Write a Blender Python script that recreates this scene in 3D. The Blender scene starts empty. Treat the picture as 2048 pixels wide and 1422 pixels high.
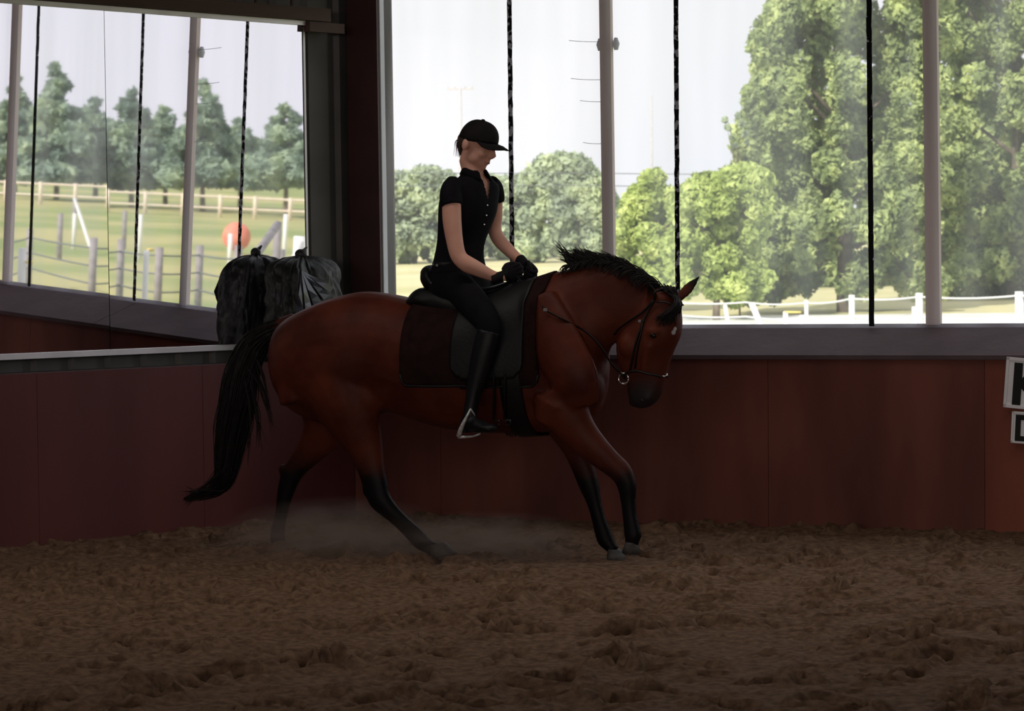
import bpy, bmesh, math, random
from mathutils.bvhtree import BVHTree
import numpy as np
from mathutils import Vector, Matrix, noise
random.seed(7); rng = np.random.default_rng(7)
S = bpy.context.scene
# ---------------------------------------------------------------- camera, world, light, exposure
W_, H_ = 2048, 1422
FPX = 6361.5; EYE = 1.45; ROLL = 0.0149; PITCH = math.atan(181 / FPX)
cd = bpy.data.cameras.new('camera'); cam = bpy.data.objects.new('camera', cd); S.collection.objects.link(cam)
cd.sensor_width = 36; cd.lens = 36 * FPX / W_; cd.clip_end = 1500; cd.clip_start = .1
cam.matrix_world = Matrix.Translation((0, 0, EYE)) @ Matrix.Rotation(math.pi/2 - PITCH, 4, 'X') @ Matrix.Rotation(-ROLL, 4, 'Z')
cd.dof.use_dof = True; cd.dof.focus_distance = 15.9; cd.dof.aperture_fstop = 9
S.camera = cam
S.view_settings.view_transform = 'Standard'; S.view_settings.look = 'None'
S.view_settings.exposure = 0; S.view_settings.gamma = 1; S.view_settings.use_curve_mapping = False
S.cycles.use_denoising = True; S.cycles.max_bounces = 10; S.cycles.transparent_max_bounces = 24
S.cycles.sample_clamp_indirect = 3; S.cycles.volume_bounces = 1; S.cycles.use_adaptive_sampling = False

wd = bpy.data.worlds.new('sky'); S.world = wd; wd.use_nodes = True
nt = wd.node_tree; nt.nodes.clear()
o_ = nt.nodes.new('ShaderNodeOutputWorld'); b_ = nt.nodes.new('ShaderNodeBackground'); b_.inputs[1].default_value = 1.0
tc = nt.nodes.new('ShaderNodeTexCoord'); nz = nt.nodes.new('ShaderNodeTexNoise'); nz.inputs['Scale'].default_value = 5; nz.inputs['Detail'].default_value = 4
cr = nt.nodes.new('ShaderNodeValToRGB'); cr.color_ramp.elements[0].position = .35; cr.color_ramp.elements[1].position = .6
cr.color_ramp.elements[0].color = (.93, .97, 1.06, 1); cr.color_ramp.elements[1].color = (1.06, 1.06, 1.08, 1)
nt.links.new(tc.outputs['Generated'], nz.inputs['Vector']); nt.links.new(nz.outputs[0], cr.inputs[0]); nt.links.new(cr.outputs[0], b_.inputs[0]); nt.links.new(b_.outputs[0], o_.inputs[0])

def lamp(name, kind, loc, target, **k):
    l = bpy.data.lights.new(name, kind); o = bpy.data.objects.new(name, l); S.collection.objects.link(o); o.location = loc
    o.rotation_euler = (Vector(target) - Vector(loc)).to_track_quat('-Z', 'Y').to_euler()
    for a, b in k.items(): setattr(l, a, b)
    return o
lamp('sun', 'SUN', (-30, -20, 60), (6, 60, 0), energy=5.2, angle=.02, color=(1, .95, .84))
# added fill lamps without openings: one by the rear wall, one under the roof
lamp('fill_rear', 'AREA', (-1, -5.6, 2.7), (0, 14, .9), shape='RECTANGLE', size=22, size_y=1.8, energy=640, color=(1, .93, .88))
lamp('fill_overhead', 'AREA', (-.5, 14.6, 4.3), (-.3, 11.2, 0), shape='RECTANGLE', size=8, size_y=.5, energy=88, color=(1, .93, .86))

# ---------------------------------------------------------------- picture geometry helpers
CP = np.array([0, 0, EYE])
def ray(px, py):
    u = (px - 1024) / FPX; v = (711 - py) / FPX
    u, v = u*math.cos(ROLL) + v*math.sin(ROLL), -u*math.sin(ROLL) + v*math.cos(ROLL)
    return np.array([u, math.cos(PITCH) + v*math.sin(PITCH), -math.sin(PITCH) + v*math.cos(PITCH)])
def at(px, py, D):
    r = ray(px, py); return CP + r * (D / r[1])
def onplane(px, py, P0, n):
    r = ray(px, py); return CP + r * (np.dot(P0 - CP, n) / np.dot(r, n))
def ground(px, py, z=0.):
    r = ray(px, py); return CP + r * ((z - EYE) / r[2])
# long wall
WA = np.array([-.75642, 18.5645, 0.]); wa = math.radians(119.634)
WD = np.array([math.sin(wa), math.cos(wa), 0]); WN = np.array([-WD[1], WD[0], 0])   # along, outward
def wall(t, off, z): 
    p = WA + WD*t + WN*off; return np.array([p[0], p[1], z])
# end wall
EC = np.array([-.946, 18.675, 0.]); ea = math.radians(40.)
ED = np.array([-math.sin(ea), -math.cos(ea), 0]); EN = np.array([-math.cos(ea), math.sin(ea), 0])  # along from corner, outward
def endw(t, off, z):
    p = EC + ED*t + EN*off; return np.array([p[0], p[1], z])
# mirror plane
maz = math.radians(38.187); mtilt = math.radians(-2.2823); MD = -12.56739
MN = np.array([math.cos(maz)*math.cos(mtilt), -math.sin(maz)*math.cos(mtilt), math.sin(mtilt)])
def refl(P): P = np.asarray(P, float); return P - 2*(np.dot(P, MN) - MD)*MN
# horse frame
HY = math.radians(25); HF = np.array([math.cos(HY), -math.sin(HY), 0]); HR = np.array([-math.sin(HY), -math.cos(HY), 0])
HO = np.array([-.31, 15.9, 0.])
HM = Matrix(((HF[0], -HR[0], 0, HO[0]), (HF[1], -HR[1], 0, HO[1]), (0, 0, 1, 0), (0, 0, 0, 1)))   # local x forward, y = left side (away), z up
def HP(px, py, v=0.):
    """local (x fwd, y left, z) of the pixel on the plane v metres to the horse's right"""
    P = onplane(px, py, HO + HR*v, HR); d = P - HO
    return np.array([np.dot(d, HF), -v, P[2]])

# ---------------------------------------------------------------- object helpers
col = S.collection
def props(o, label=None, cat=None, group=None, kind=None):
    if label: o['label'] = label
    if cat: o['category'] = cat
    if group: o['group'] = group
    if kind: o['kind'] = kind
    return o
def empty(name, loc=(0, 0, 0), mat=None, **k):
    o = bpy.data.objects.new(name, None); col.objects.link(o); o.empty_display_size = .1
    if mat is not None: o.matrix_world = mat
    else: o.location = loc
    return props(o, **k)
def obj(name, me, m=None, parent=None, **k):
    o = bpy.data.objects.new(name, me); col.objects.link(o)
    if m: 
        for mm in (m if isinstance(m, (list, tuple)) else [m]): me.materials.append(mm)
    if parent: o.parent = parent
    return props(o, **k)
class MB:
    def __init__(s): s.v = []; s.f = []; s.n = 0
    def add(s, v, f):
        s.v.append(np.asarray(v, float).reshape(-1, 3)); s.f += [tuple(int(i)+s.n for i in q) for q in f]; s.n += len(s.v[-1]); return s
    def mesh(s, name='m', smooth=True, xf=None):
        v = np.concatenate(s.v)
        if xf is not None:
            A = np.array(xf); v = v @ A[:3, :3].T + A[:3, 3]
        me = bpy.data.meshes.new(name); me.from_pydata(v.tolist(), [], s.f); me.update()
        bm = bmesh.new(); bm.from_mesh(me); bmesh.ops.recalc_face_normals(bm, faces=bm.faces[:]); bm.to_mesh(me); bm.free()
        if smooth: me.polygons.foreach_set('use_smooth', [True]*len(me.polygons))
        return me
    def box(s, c, h, R=None):
        c = np.asarray(c, float); h = np.asarray(h, float)
        v = np.array([(x, y, z) for x in (-1, 1) for y in (-1, 1) for z in (-1, 1)]) * h
        if R is not None: v = v @ np.asarray(R).T
        return s.add(v + c, [(0,1,3,2),(4,6,7,5),(0,4,5,1),(2,3,7,6),(0,2,6,4),(1,5,7,3)])
    def hexa(s, P):   # 8 points: bottom loop 0-3, top loop 4-7
        return s.add(P, [(0,3,2,1),(4,5,6,7),(0,1,5,4),(1,2,6,5),(2,3,7,6),(3,0,4,7)])
    def rings(s, R, cap=True):
        R = np.asarray(R); k, n = R.shape[:2]; f = []
        for i in range(k-1):
            for j in range(n): f.append((i*n+j, i*n+(j+1) % n, (i+1)*n+(j+1) % n, (i+1)*n+j))
        v = R.reshape(-1, 3)
        if cap:
            v = np.vstack([v, R[0].mean(0), R[-1].mean(0)]); a = k*n
            for j in range(n): f.append((a, (j+1) % n, j)); f.append((a+1, (k-1)*n+j, (k-1)*n+(j+1) % n))
        return s.add(v, f)
    def tube(s, pts, r, n=8, flat=1., up=None):
        P = np.asarray(pts, float); r = np.full(len(P), r) if np.isscalar(r) else np.asarray(r)
        T = np.gradient(P, axis=0); T /= np.linalg.norm(T, axis=1)[:, None] + 1e-12
        ref = np.array(up if up is not None else ((0, 0, 1) if abs(T[0][2]) < .9 else (1, 0, 0)), float)
        R = []
        for p, t, rr in zip(P, T, r):
            a = np.cross(t, ref); a /= np.linalg.norm(a) + 1e-12; b = np.cross(a, t); ref = b
            th = np.linspace(0, 2*np.pi, n, endpoint=False)
            R.append(p + rr*(np.cos(th)[:, None]*a + np.sin(th)[:, None]*b*flat))
        return s.rings(R)
def crom(A, k):
    A = np.asarray(A, float); P = np.vstack([2*A[0]-A[1], A, 2*A[-1]-A[-2]]); out = []
    for i in range(1, len(P)-2):
        for t in np.arange(k)/k:
            p0, p1, p2, p3 = P[i-1:i+3]
            out.append(.5*((2*p1)+(-p0+p2)*t+(2*p0-5*p1+4*p2-p3)*t*t+(-p0+3*p1-3*p2+p3)*t**3))
    out.append(A[-1]); return np.array(out)
def loft(mb, cen, a1, a2, n=24, k=4, p=2.0):
    """cen, a1, a2: arrays of centres and half-axis vectors"""
    A = crom(np.hstack([cen, a1, a2]), k); th = np.linspace(0, 2*np.pi, n, endpoint=False)
    c, s_ = np.cos(th), np.sin(th); c = np.sign(c)*abs(c)**(2/p); s_ = np.sign(s_)*abs(s_)**(2/p)
    R = [q[:3] + c[:, None]*q[3:6] + s_[:, None]*q[6:9] for q in A]
    return mb.rings(R)
def slabloft(mb, st, v=0., n=24, p=2.0, vc=None, k=4):
    """st: (x1,y1,x2,y2,halfwidth[,v]) two picture points of the outline on the plane v, and lateral half width"""
    c, a, b = [], [], []
    for q in st:
        vv = q[5] if len(q) > 5 else v
        T = HP(q[0], q[1], vv); B = HP(q[2], q[3], vv); c.append((T+B)/2); a.append((T-B)/2); b.append((0, q[4], 0))
    return loft(mb, c, a, b, n, k, p)
def limb(mb, st, n=16, k=4, p=2.0):
    """st: (px,py,v,r_px,r_lateral)"""
    C_ = np.array([HP(q[0], q[1], q[2]) for q in st]); T = np.gradient(C_, axis=0); a, b = [], []
    for q, t in zip(st, T):
        t = t/np.linalg.norm(t); lat = np.array([0, 1., 0]); d = np.cross(t, lat); d /= np.linalg.norm(d); e = np.cross(d, t)
        a.append(d*q[3]/400.); b.append(e*q[4])
    return loft(mb, C_, a, b, n, k, p)
def ball(mb, c, r, n=12, R=None):
    th = np.linspace(0, np.pi, n+1)[1:-1]; ph = np.linspace(0, 2*np.pi, 2*n, endpoint=False); r = np.full(3, r) if np.isscalar(r) else np.asarray(r)
    V = np.array([[(math.sin(t)*math.cos(f_), math.sin(t)*math.sin(f_), math.cos(t)) for f_ in ph] for t in th]) * r
    if R is not None: V = V @ np.asarray(R).T
    return mb.rings(V + np.asarray(c))
def melt(mb, voxel=.01, smooth=6, fac=.5, name='m'):
    """fuse overlapping volumes into one continuous surface"""
    me = mb.mesh('tmp'); o = bpy.data.objects.new('tmp', me); col.objects.link(o)
    r = o.modifiers.new('r', 'REMESH'); r.mode = 'VOXEL'; r.voxel_size = voxel; r.use_smooth_shade = True
    s = o.modifiers.new('s', 'SMOOTH'); s.factor = fac; s.iterations = smooth
    dg = bpy.context.evaluated_depsgraph_get(); dg.update()
    out = bpy.data.meshes.new_from_object(o.evaluated_get(dg)); out.name = name
    bpy.data.objects.remove(o); bpy.data.meshes.remove(me)
    out.polygons.foreach_set('use_smooth', [True]*len(out.polygons)); return out
def rotz(a): return np.array([[math.cos(a), -math.sin(a), 0], [math.sin(a), math.cos(a), 0], [0, 0, 1]])

# ---------------------------------------------------------------- materials
def mat(name, c1, c2=None, rough=.7, scale=6, detail=4, metal=0, bump=0, bscale=30, spec=.4, sheen=0, stretch=None, lo=.35, hi=.65, trans=0, coord='Object'):
    m = bpy.data.materials.new(name); m.use_nodes = True; t = m.node_tree; p = t.nodes['Principled BSDF']; L = t.links
    p.inputs['Roughness'].default_value = rough; p.inputs['Metallic'].default_value = metal; p.inputs['Specular IOR Level'].default_value = spec
    if sheen: p.inputs['Sheen Weight'].default_value = sheen
    p.inputs['Base Color'].default_value = (*c1, 1)
    tc = t.nodes.new('ShaderNodeTexCoord'); mp = t.nodes.new('ShaderNodeMapping'); L.new(tc.outputs[coord], mp.inputs[0])
    if stretch: mp.inputs['Scale'].default_value = stretch
    if c2:
        n = t.nodes.new('ShaderNodeTexNoise'); n.inputs['Scale'].default_value = scale; n.inputs['Detail'].default_value = detail; L.new(mp.outputs[0], n.inputs['Vector'])
        r = t.nodes.new('ShaderNodeValToRGB'); r.color_ramp.elements[0].position = lo; r.color_ramp.elements[1].position = hi
        r.color_ramp.elements[0].color = (*c1, 1); r.color_ramp.elements[1].color = (*c2, 1)
        L.new(n.outputs[0], r.inputs[0]); L.new(r.outputs[0], p.inputs['Base Color']); r.name = 'ramp'
    if bump:
        n = t.nodes.new('ShaderNodeTexNoise'); n.inputs['Scale'].default_value = bscale; n.inputs['Detail'].default_value = 6; L.new(mp.outputs[0], n.inputs['Vector'])
        bn = t.nodes.new('ShaderNodeBump'); bn.inputs['Strength'].default_value = bump; bn.inputs['Distance'].default_value = .01
        L.new(n.outputs[0], bn.inputs['Height']); L.new(bn.outputs[0], p.inputs['Normal'])
    if trans:
        tr = t.nodes.new('ShaderNodeBsdfTranslucent'); mx = t.nodes.new('ShaderNodeMixShader'); mx.inputs[0].default_value = trans
        if c2: L.new(t.nodes['ramp'].outputs[0], tr.inputs[0])
        else: tr.inputs[0].default_value = (*c1, 1)
        L.new(p.outputs[0], mx.inputs[1]); L.new(tr.outputs[0], mx.inputs[2]); L.new(mx.outputs[0], t.nodes['Material Output'].inputs[0])
    return m
M = {}
M['kick'] = mat('red_stained_plywood', (0.1, 0.0275, 0.022), (0.21, 0.0625, 0.0425), .62, 2.2, 7, bump=.25, bscale=14, stretch=(1, 1, .25), spec=.35)
M['kick_fresh'] = mat('orange_red_plywood', (.14, .034, .022), (.27, .075, .042), .62, 2.2, 7, bump=.25, bscale=14, stretch=(1, 1, .25), spec=.35)
M['kick_end'] = mat('faded_red_plywood', (0.1, 0.025, 0.024), (0.15, 0.04, 0.036), .65, 1.3, 6, bump=.25, bscale=14, stretch=(1, 1, .25), spec=.35)
M['cap'] = mat('dusty_grey_board', (.086, .056, .063), (.118, .080, .088), .8, 3, 6, bump=.2, bscale=20)
M['metal'] = mat('grey_corrugated_steel', (0.085, 0.08, 0.0725), (0.11, 0.1, 0.0925), .55, 4, 4, bump=.05, metal=.2)
M['redsteel'] = mat('oxide_red_steel', (0.05, 0.0175, 0.0175), (0.07, 0.025, 0.0225), .55, 5, 4, bump=.1)
M['brownwood'] = mat('brown_wood', (0.065, 0.0325, 0.025), (0.1, 0.055, 0.0425), .7, 3, 6, bump=.3, bscale=18, stretch=(.3, .3, 3))
M['postwood'] = mat('weathered_post_wood', (.74, .56, .52), (.86, .70, .66), .75, 2.5, 6, bump=.35, bscale=18, stretch=(3, 3, .3))
M['paletrim'] = mat('pale_painted_trim', (.62, .64, .72), (.70, .72, .80), .5, 4, 3, bump=.05)
M['alu'] = mat('aluminium_trim', (.62, .58, .58), (.72, .68, .68), .4, 4, 2, metal=.5)
M['roof'] = mat('roof_sheet', (0.125, 0.12, 0.115), (0.16, 0.155, 0.15), .7, 2, 4)
M['white'] = mat('white_board', (.86, .84, .87), (.92, .90, .93), .6, 5, 3)
M['ink'] = mat('black_lettering', (0.006, 0.006, 0.006), rough=.6)
M['leather'] = mat('black_leather', (0.0025, 0.0025, 0.003), (0.0045, 0.0045, 0.005), .52, 12, 4, bump=.15, bscale=60, spec=.3)
M['bridle_leather'] = mat('dark_bridle_leather', (0.006, 0.004, 0.004), (0.01, 0.007, 0.006), .4, 12, 4, bump=.1, bscale=60)
M['boot'] = mat('black_boot_leather', (0.003, 0.003, 0.004), (0.005, 0.005, 0.0065), .48, 10, 4, bump=.1, bscale=40, spec=.3)
M['shirt'] = mat('black_cotton', (0.005, 0.0045, 0.007), (0.008, 0.007, 0.01), .9, 12, 4, bump=.3, bscale=25, spec=.15)
M['breeches'] = mat('black_breeches', (0.004, 0.004, 0.005), (0.0065, 0.006, 0.0075), .9, 12, 4, bump=.3, bscale=25, spec=.15)
M['cap_cloth'] = mat('black_cap_velvet', (0.008, 0.006, 0.007), (0.013, 0.0095, 0.0105), .85, 20, 3, spec=.2, bump=.1, bscale=50)
M['glove'] = mat('black_glove', (0.006, 0.005, 0.006), (0.011, 0.009, 0.01), .8, 18, 4, bump=.3, bscale=50, spec=.2)
M['skin'] = mat('skin', (.74, .37, .27), (.82, .44, .33), .55, 10, 3, spec=.35)
M['hair'] = mat('brown_hair', (.05, .028, .02), (.09, .05, .035), .5, 40, 3)
M['pad'] = mat('dark_brown_quilted_cloth', (0.015, 0.006, 0.006), (0.023, 0.01, 0.009), .95, 14, 4, bump=.5, bscale=35, spec=.1)
M['steel'] = mat('polished_steel', (.85, .85, .87), rough=.16, metal=1)
M['hairblack'] = mat('black_horse_hair', (0.005, 0.0035, 0.0035), (0.011, 0.007, 0.0065), .55, 30, 3, spec=.3)
M['hoof'] = mat('dark_hoof', (0.025, 0.02, 0.0175), (0.05, 0.04, 0.035), .6, 20, 3)
M['hoofpale'] = mat('pale_hoof', (0.03, 0.0275, 0.025), (0.11, 0.105, 0.1), .6, 20, 3)
M['bark'] = mat('bark', (.10, .075, .055), (.20, .16, .12), .9, 5, 6, bump=.5)
M['fencewhite'] = mat('white_fence_paint', (.80, .80, .76), (.88, .88, .84), .6, 5, 3)
M['fencegrey'] = mat('grey_fence_post_wood', (.22, .20, .21), (.34, .31, .31), .85, 5, 3)
M['fenceyellow'] = mat('sun_bleached_rail', (.72, .62, .48), (.80, .70, .56), .8, 5, 3)
M['orange'] = mat('orange_red_paint', (.75, .22, .14), (.85, .30, .20), .6, 4, 3)
M['yellow'] = mat('yellow_plastic', (.85, .65, .15), rough=.5)
M['poleg'] = mat('grey_utility_pole', (.42, .40, .42), (.50, .48, .50), .8, 5, 3)
M['wire'] = mat('dark_wire', (.12, .14, .14), rough=.6)
M['cantle_highlight'] = mat('painted_blue_highlight', (.16, .26, .60), rough=.3)

def nodes(m): return m.node_tree.nodes, m.node_tree.links
def leafmat(name, dark, mid, light, scale=.6, trans=.3):
    m = mat(name, dark, light, .75, scale, 5, spec=.15, trans=trans, lo=.36, hi=.68)
    r = m.node_tree.nodes['ramp'].color_ramp; e = r.elements.new(.5); e.color = (*mid, 1); return m
M['leaf_big'] = leafmat('maple_leaves', (.17, .22, .10), (.34, .42, .18), (.62, .70, .30), 1.4)
M['leaf_bush'] = leafmat('yellow_green_leaves', (.26, .34, .10), (.46, .56, .18), (.70, .78, .32), 1.6)
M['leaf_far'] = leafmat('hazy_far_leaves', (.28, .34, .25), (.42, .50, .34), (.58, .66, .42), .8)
M['needle'] = leafmat('conifer_needles', (.20, .28, .22), (.30, .40, .30), (.46, .56, .36), .7)

# horse coat: bay with black points, dark muzzle and a small star
def coat_mat(muzzle, star, crest):
    m = mat('bay_coat', (.062, .0115, .0066), (.118, .025, .0115), .50, 5, 5, bump=.12, bscale=120, spec=.16)
    N, L = nodes(m); p = N['Principled BSDF']; tc = N.new('ShaderNodeTexCoord'); sep = N.new('ShaderNodeSeparateXYZ'); L.new(tc.outputs['Object'], sep.inputs[0])
    nz = N.new('ShaderNodeTexNoise'); nz.inputs['Scale'].default_value = 9; L.new(tc.outputs['Object'], nz.inputs['Vector'])
    ad = N.new('ShaderNodeMath'); ad.operation = 'MULTIPLY_ADD'; L.new(nz.outputs[0], ad.inputs[0]); ad.inputs[1].default_value = .16; L.new(sep.outputs[2], ad.inputs[2])
    mr = N.new('ShaderNodeMapRange'); L.new(ad.outputs[0], mr.inputs[0]); mr.inputs[1].default_value = .63; mr.inputs[2].default_value = .44; mr.interpolation_type = 'SMOOTHSTEP'
    def near(P, r0, r1):
        d = N.new('ShaderNodeVectorMath'); d.operation = 'DISTANCE'; L.new(tc.outputs['Object'], d.inputs[0]); d.inputs[1].default_value = P
        q = N.new('ShaderNodeMapRange'); L.new(d.outputs['Value'], q.inputs[0]); q.inputs[1].default_value = r1; q.inputs[2].default_value = r0; q.interpolation_type = 'SMOOTHSTEP'; return q
    def mix(fac, colr, prev):
        x = N.new('ShaderNodeMix'); x.data_type = 'RGBA'; L.new(fac, x.inputs[0]); L.new(prev, x.inputs[6]); x.inputs[7].default_value = (*colr, 1); return x.outputs[2]
    c = N['ramp'].outputs[0]
    c = mix(mr.outputs[0], (.004, .003, .0035), c)
    c = mix(near(muzzle, .06, .17).outputs[0], (.024, .018, .018), c)
    for e_ in crest: c = mix(near(e_, .03, .09).outputs[0], (.007, .005, .005), c)
    for s in star: c = mix(near(s[0], s[1]*.6, s[1]).outputs[0], (.50, .48, .50), c)
    L.new(c, p.inputs['Base Color']); return m

# ---------------------------------------------------------------- arena shell
def quadmesh(P, name='q'):
    me = bpy.data.meshes.new(name); me.from_pydata([tuple(map(float, p)) for p in P], [], [tuple(range(len(P)))]); me.update(); return me
# sand floor with hoof prints
def floor_mesh():
    xs = np.concatenate([np.linspace(-14, -3.4, 50)[:-1], np.arange(-3.4, 3.4, .022), np.linspace(3.4, 14, 50)[1:]])
    ys = np.concatenate([np.linspace(-6, 9.6, 60)[:-1], np.arange(9.6, 13.5, .026), np.arange(13.5, 19.2, .032), np.linspace(19.2, 22, 8)[1:]])
    X, Y = np.meshgrid(xs, ys); Z = np.zeros_like(X)
    r = np.random.default_rng(3)
    def fb(sx, sy, seed, n=5):   # smooth value noise by bicubic-ish interpolation
        out = np.zeros_like(X); a = 1.
        for k in range(n):
            g = np.random.default_rng(seed+k).standard_normal((512, 512)); fx = X*sx*2**k + 200; fy = Y*sy*2**k + 100
            i = np.floor(fx).astype(int); j = np.floor(fy).astype(int); u = fx-i; v = fy-j; u = u*u*(3-2*u); v = v*v*(3-2*v)
            q = lambda a_, b_: g[a_ % 512, b_ % 512]
            out += a*((q(i, j)*(1-u)+q(i+1, j)*u)*(1-v)+(q(i, j+1)*(1-u)+q(i+1, j+1)*u)*v); a *= .55
        return out
    Z += .0035*fb(1.6, 1.6, 11) + .0035*fb(11, 11, 31, 3)
    for i in range(5000):
        big = i < 1500
        cx, cy = r.uniform(-3.6, 3.6), r.uniform(9.6, 18.6); a = r.uniform(0, 6.3)
        if big: L = .028+.07*r.random()**1.4; Wd = L*r.uniform(.45, .85); dp = L*r.uniform(.5, 1.05)
        else: L = r.uniform(.018, .04); Wd = L*r.uniform(.6, 1); dp = -r.uniform(.003, .010)
        i0, i1 = np.searchsorted(xs, [cx-.35, cx+.35]); j0, j1 = np.searchsorted(ys, [cy-.35, cy+.35])
        if i1 <= i0 or j1 <= j0: continue
        dx = X[j0:j1, i0:i1]-cx; dy = Y[j0:j1, i0:i1]-cy; u = (dx*math.cos(a)+dy*math.sin(a))/L; v = (-dx*math.sin(a)+dy*math.cos(a))/Wd; q = np.sqrt(u*u+v*v)*(1+.25*np.sin(3*np.arctan2(v, u)+i)); 
        if big: Z[j0:j1, i0:i1] += -dp*np.exp(-q**5) + dp*.25*np.exp(-((q-1.5)/.4)**2)*(1+.7*u/np.maximum(q, .1))
        else: Z[j0:j1, i0:i1] += -dp*np.exp(-q**3)
    # sand heaped a little against the boards
    P = np.stack([X, Y, Z], -1); dw = -((P[..., :2]-WA[:2]) @ WN[:2]); Z += .012*np.exp(-np.clip(dw, 0, None)/.15)*(1+.4*fb(1.5, 1.5, 77, 2))
    de = -((P[..., :2]-EC[:2]) @ EN[:2]); Z += .012*np.exp(-np.clip(de, 0, None)/.15)
    Z -= .006
    ny, nx = X.shape; idx = np.arange(nx*ny).reshape(ny, nx)
    F = np.stack([idx[:-1, :-1], idx[:-1, 1:], idx[1:, 1:], idx[1:, :-1]], -1).reshape(-1, 4)
    P = np.stack([X, Y, Z], -1).reshape(-1, 3)
    c = P[F].mean(1)[:, :2]; keep = (((c-WA[:2]) @ WN[:2]) < .12) & (((c-EC[:2]) @ EN[:2]) < .12)
    F = F[keep]; me = bpy.data.meshes.new('floor'); me.from_pydata(P.tolist(), [], F.tolist()); me.update(); me.polygons.foreach_set('use_smooth', [True]*len(me.polygons)); return me
M['sand'] = mat('arena_sand', (.096, .054, .032), (.196, .118, .074), .95, 26, 10, bump=.5, bscale=110, spec=.08, lo=.36, hi=.64)
obj('floor', floor_mesh(), M['sand'], kind='structure')

def prism(mb, P, Q):   # P loop and Q loop
    n = len(P); mb.add(list(P)+list(Q), [tuple(range(n))[::-1], tuple(range(n, 2*n))] + [(i, (i+1) % n, n+(i+1) % n, n+i) for i in range(n)])
# kickboards of the long wall: separate panels, seams between
kb = empty('kickboard', wall(1.5, 0, 0), label='red stained plywood kickboard along the long wall behind the horse', cat='kickboard')
def child(name, mb, m, parent, smooth=False, **k):
    me = mb.mesh(name, smooth) if isinstance(mb, MB) else mb
    o = obj(name, me, m, parent, **k); o.matrix_parent_inverse = Matrix.Translation(parent.location).inverted() if parent.rotation_euler.to_quaternion().angle < 1e-6 else parent.matrix_world.inverted(); return o
tt = [-.205] + [float(np.dot(onplane(px, 900, WA, WN) - WA, WD)) for px in (880, 1535, 1968)]; tt += [tt[-1]+1.22, tt[-1]+2.44, 6.72]
for i in range(len(tt)-1):
    a, b = tt[i]+.0015, tt[i+1]-.0015; b2 = MB()
    prism(b2, [wall(a, 0, -.05), wall(a, .02, .94), wall(a, .045, .94), wall(a, .045, -.05)], [wall(b, 0, -.05), wall(b, .02, .94), wall(b, .045, .94), wall(b, .045, -.05)])
    child('plywood_panel', b2, M['kick_fresh'] if i == 3 else M['kick'], kb)
# sloping grey cap, boards butt-jointed
cp = empty('ledge_cap', wall(1.5, .1, .94), label='sloping grey board ledge on top of the long wall kickboard', cat='ledge')
cuts = [-.1, 1.74, 4.18, 6.72]
for i in range(3):
    a, b = cuts[i]+.003, cuts[i+1]-.003; b2 = MB()
    prism(b2, [wall(a, -.005, .938), wall(a, .385, 1.098), wall(a, .385, 1.08), wall(a, -.005, .915)], [wall(b, -.005, .938), wall(b, .385, 1.098), wall(b, .385, 1.08), wall(b, -.005, .915)])
    child('cap_board', b2, M['cap'], cp)
# end wall kickboard with a flat shelf top
ke = empty('kickboard', endw(1.5, 0, 0), label='faded red plywood kickboard under the mirror on the end wall', cat='kickboard')
tt = [-.03, 1.22, 2.44, 3.66, 4.88]
for i in range(4):
    a, b = tt[i]+.0015, tt[i+1]-.0015; b2 = MB()
    prism(b2, [endw(a, 0, -.05), endw(a, 0, .915), endw(a, .03, .915), endw(a, .03, -.05)], [endw(b, 0, -.05), endw(b, 0, .915), endw(b, .03, .915), endw(b, .03, -.05)])
    child('plywood_panel', b2, M['kick_end'], ke)
b2 = MB(); prism(b2, [endw(0, .03, .915), endw(0, .03, .895), endw(0, .26, .895), endw(0, .26, .915)], [endw(4.88, .03, .915), endw(4.88, .03, .895), endw(4.88, .26, .895), endw(4.88, .26, .915)])
child('top_shelf', b2, M['cap'], ke)

# corrugated steel of the end wall (behind the mirror)
def corrugated(fn, t0, t1, z0, z1, off, pitch=.12, dep=.02):
    ts = []; t = t0
    while t < t1:
        ts += [(t, 0), (t+pitch*.62, 0), (t+pitch*.7, dep), (t+pitch*.92, dep)]; t += pitch
    mb = MB(); n = len(ts); v = [fn(a, off+d, z0) for a, d in ts] + [fn(a, off+d, z1) for a, d in ts] + [fn(a, off+d+.002, z0) for a, d in ts] + [fn(a, off+d+.002, z1) for a, d in ts]
    f = [(i, i+1, n+i+1, n+i) for i in range(n-1)] + [(2*n+i+1, 2*n+i, 3*n+i, 3*n+i+1) for i in range(n-1)]; mb.add(v, f); return mb
obj('wall_end', corrugated(endw, -.4, 5.2, .0, 4.6, .27, .27, .03).mesh(smooth=False), M['metal'], kind='structure')
# other walls and roof
OW = {}
def wallbox(name, pts, z0, z1, th=.08):
    mb = MB(); a, b = np.array(pts[0], float), np.array(pts[1], float); d = (b-a)/np.linalg.norm(b-a); n = np.array([-d[1], d[0]])*th
    P = [(*a, z0), (*b, z0), (*(b+n), z0), (*(a+n), z0)]; mb.hexa(P + [(p[0], p[1], z1) for p in P]); obj(name, mb.mesh(smooth=False), M['metal'], kind='structure')
pe = endw(5.2, .3, 0)[:2]; pl = wall(14, 0, 0)[:2]
wallbox('wall_left', (pe, (-12, -6)), 0, 6.4); wallbox('wall_rear', ((-12, -6), (14, -6)), 0, 6.4); wallbox('wall_right', ((14, -6), pl), 0, 6.4)
mb = MB(); mb.hexa([(-12.5, -7, 6.5), (16, -7, 6.5), (16, 12, 5.2), (-12.5, 12, 5.2), (-12.5, -7, 6.6), (16, -7, 6.6), (16, 12, 5.3), (-12.5, 12, 5.3)])
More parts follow.
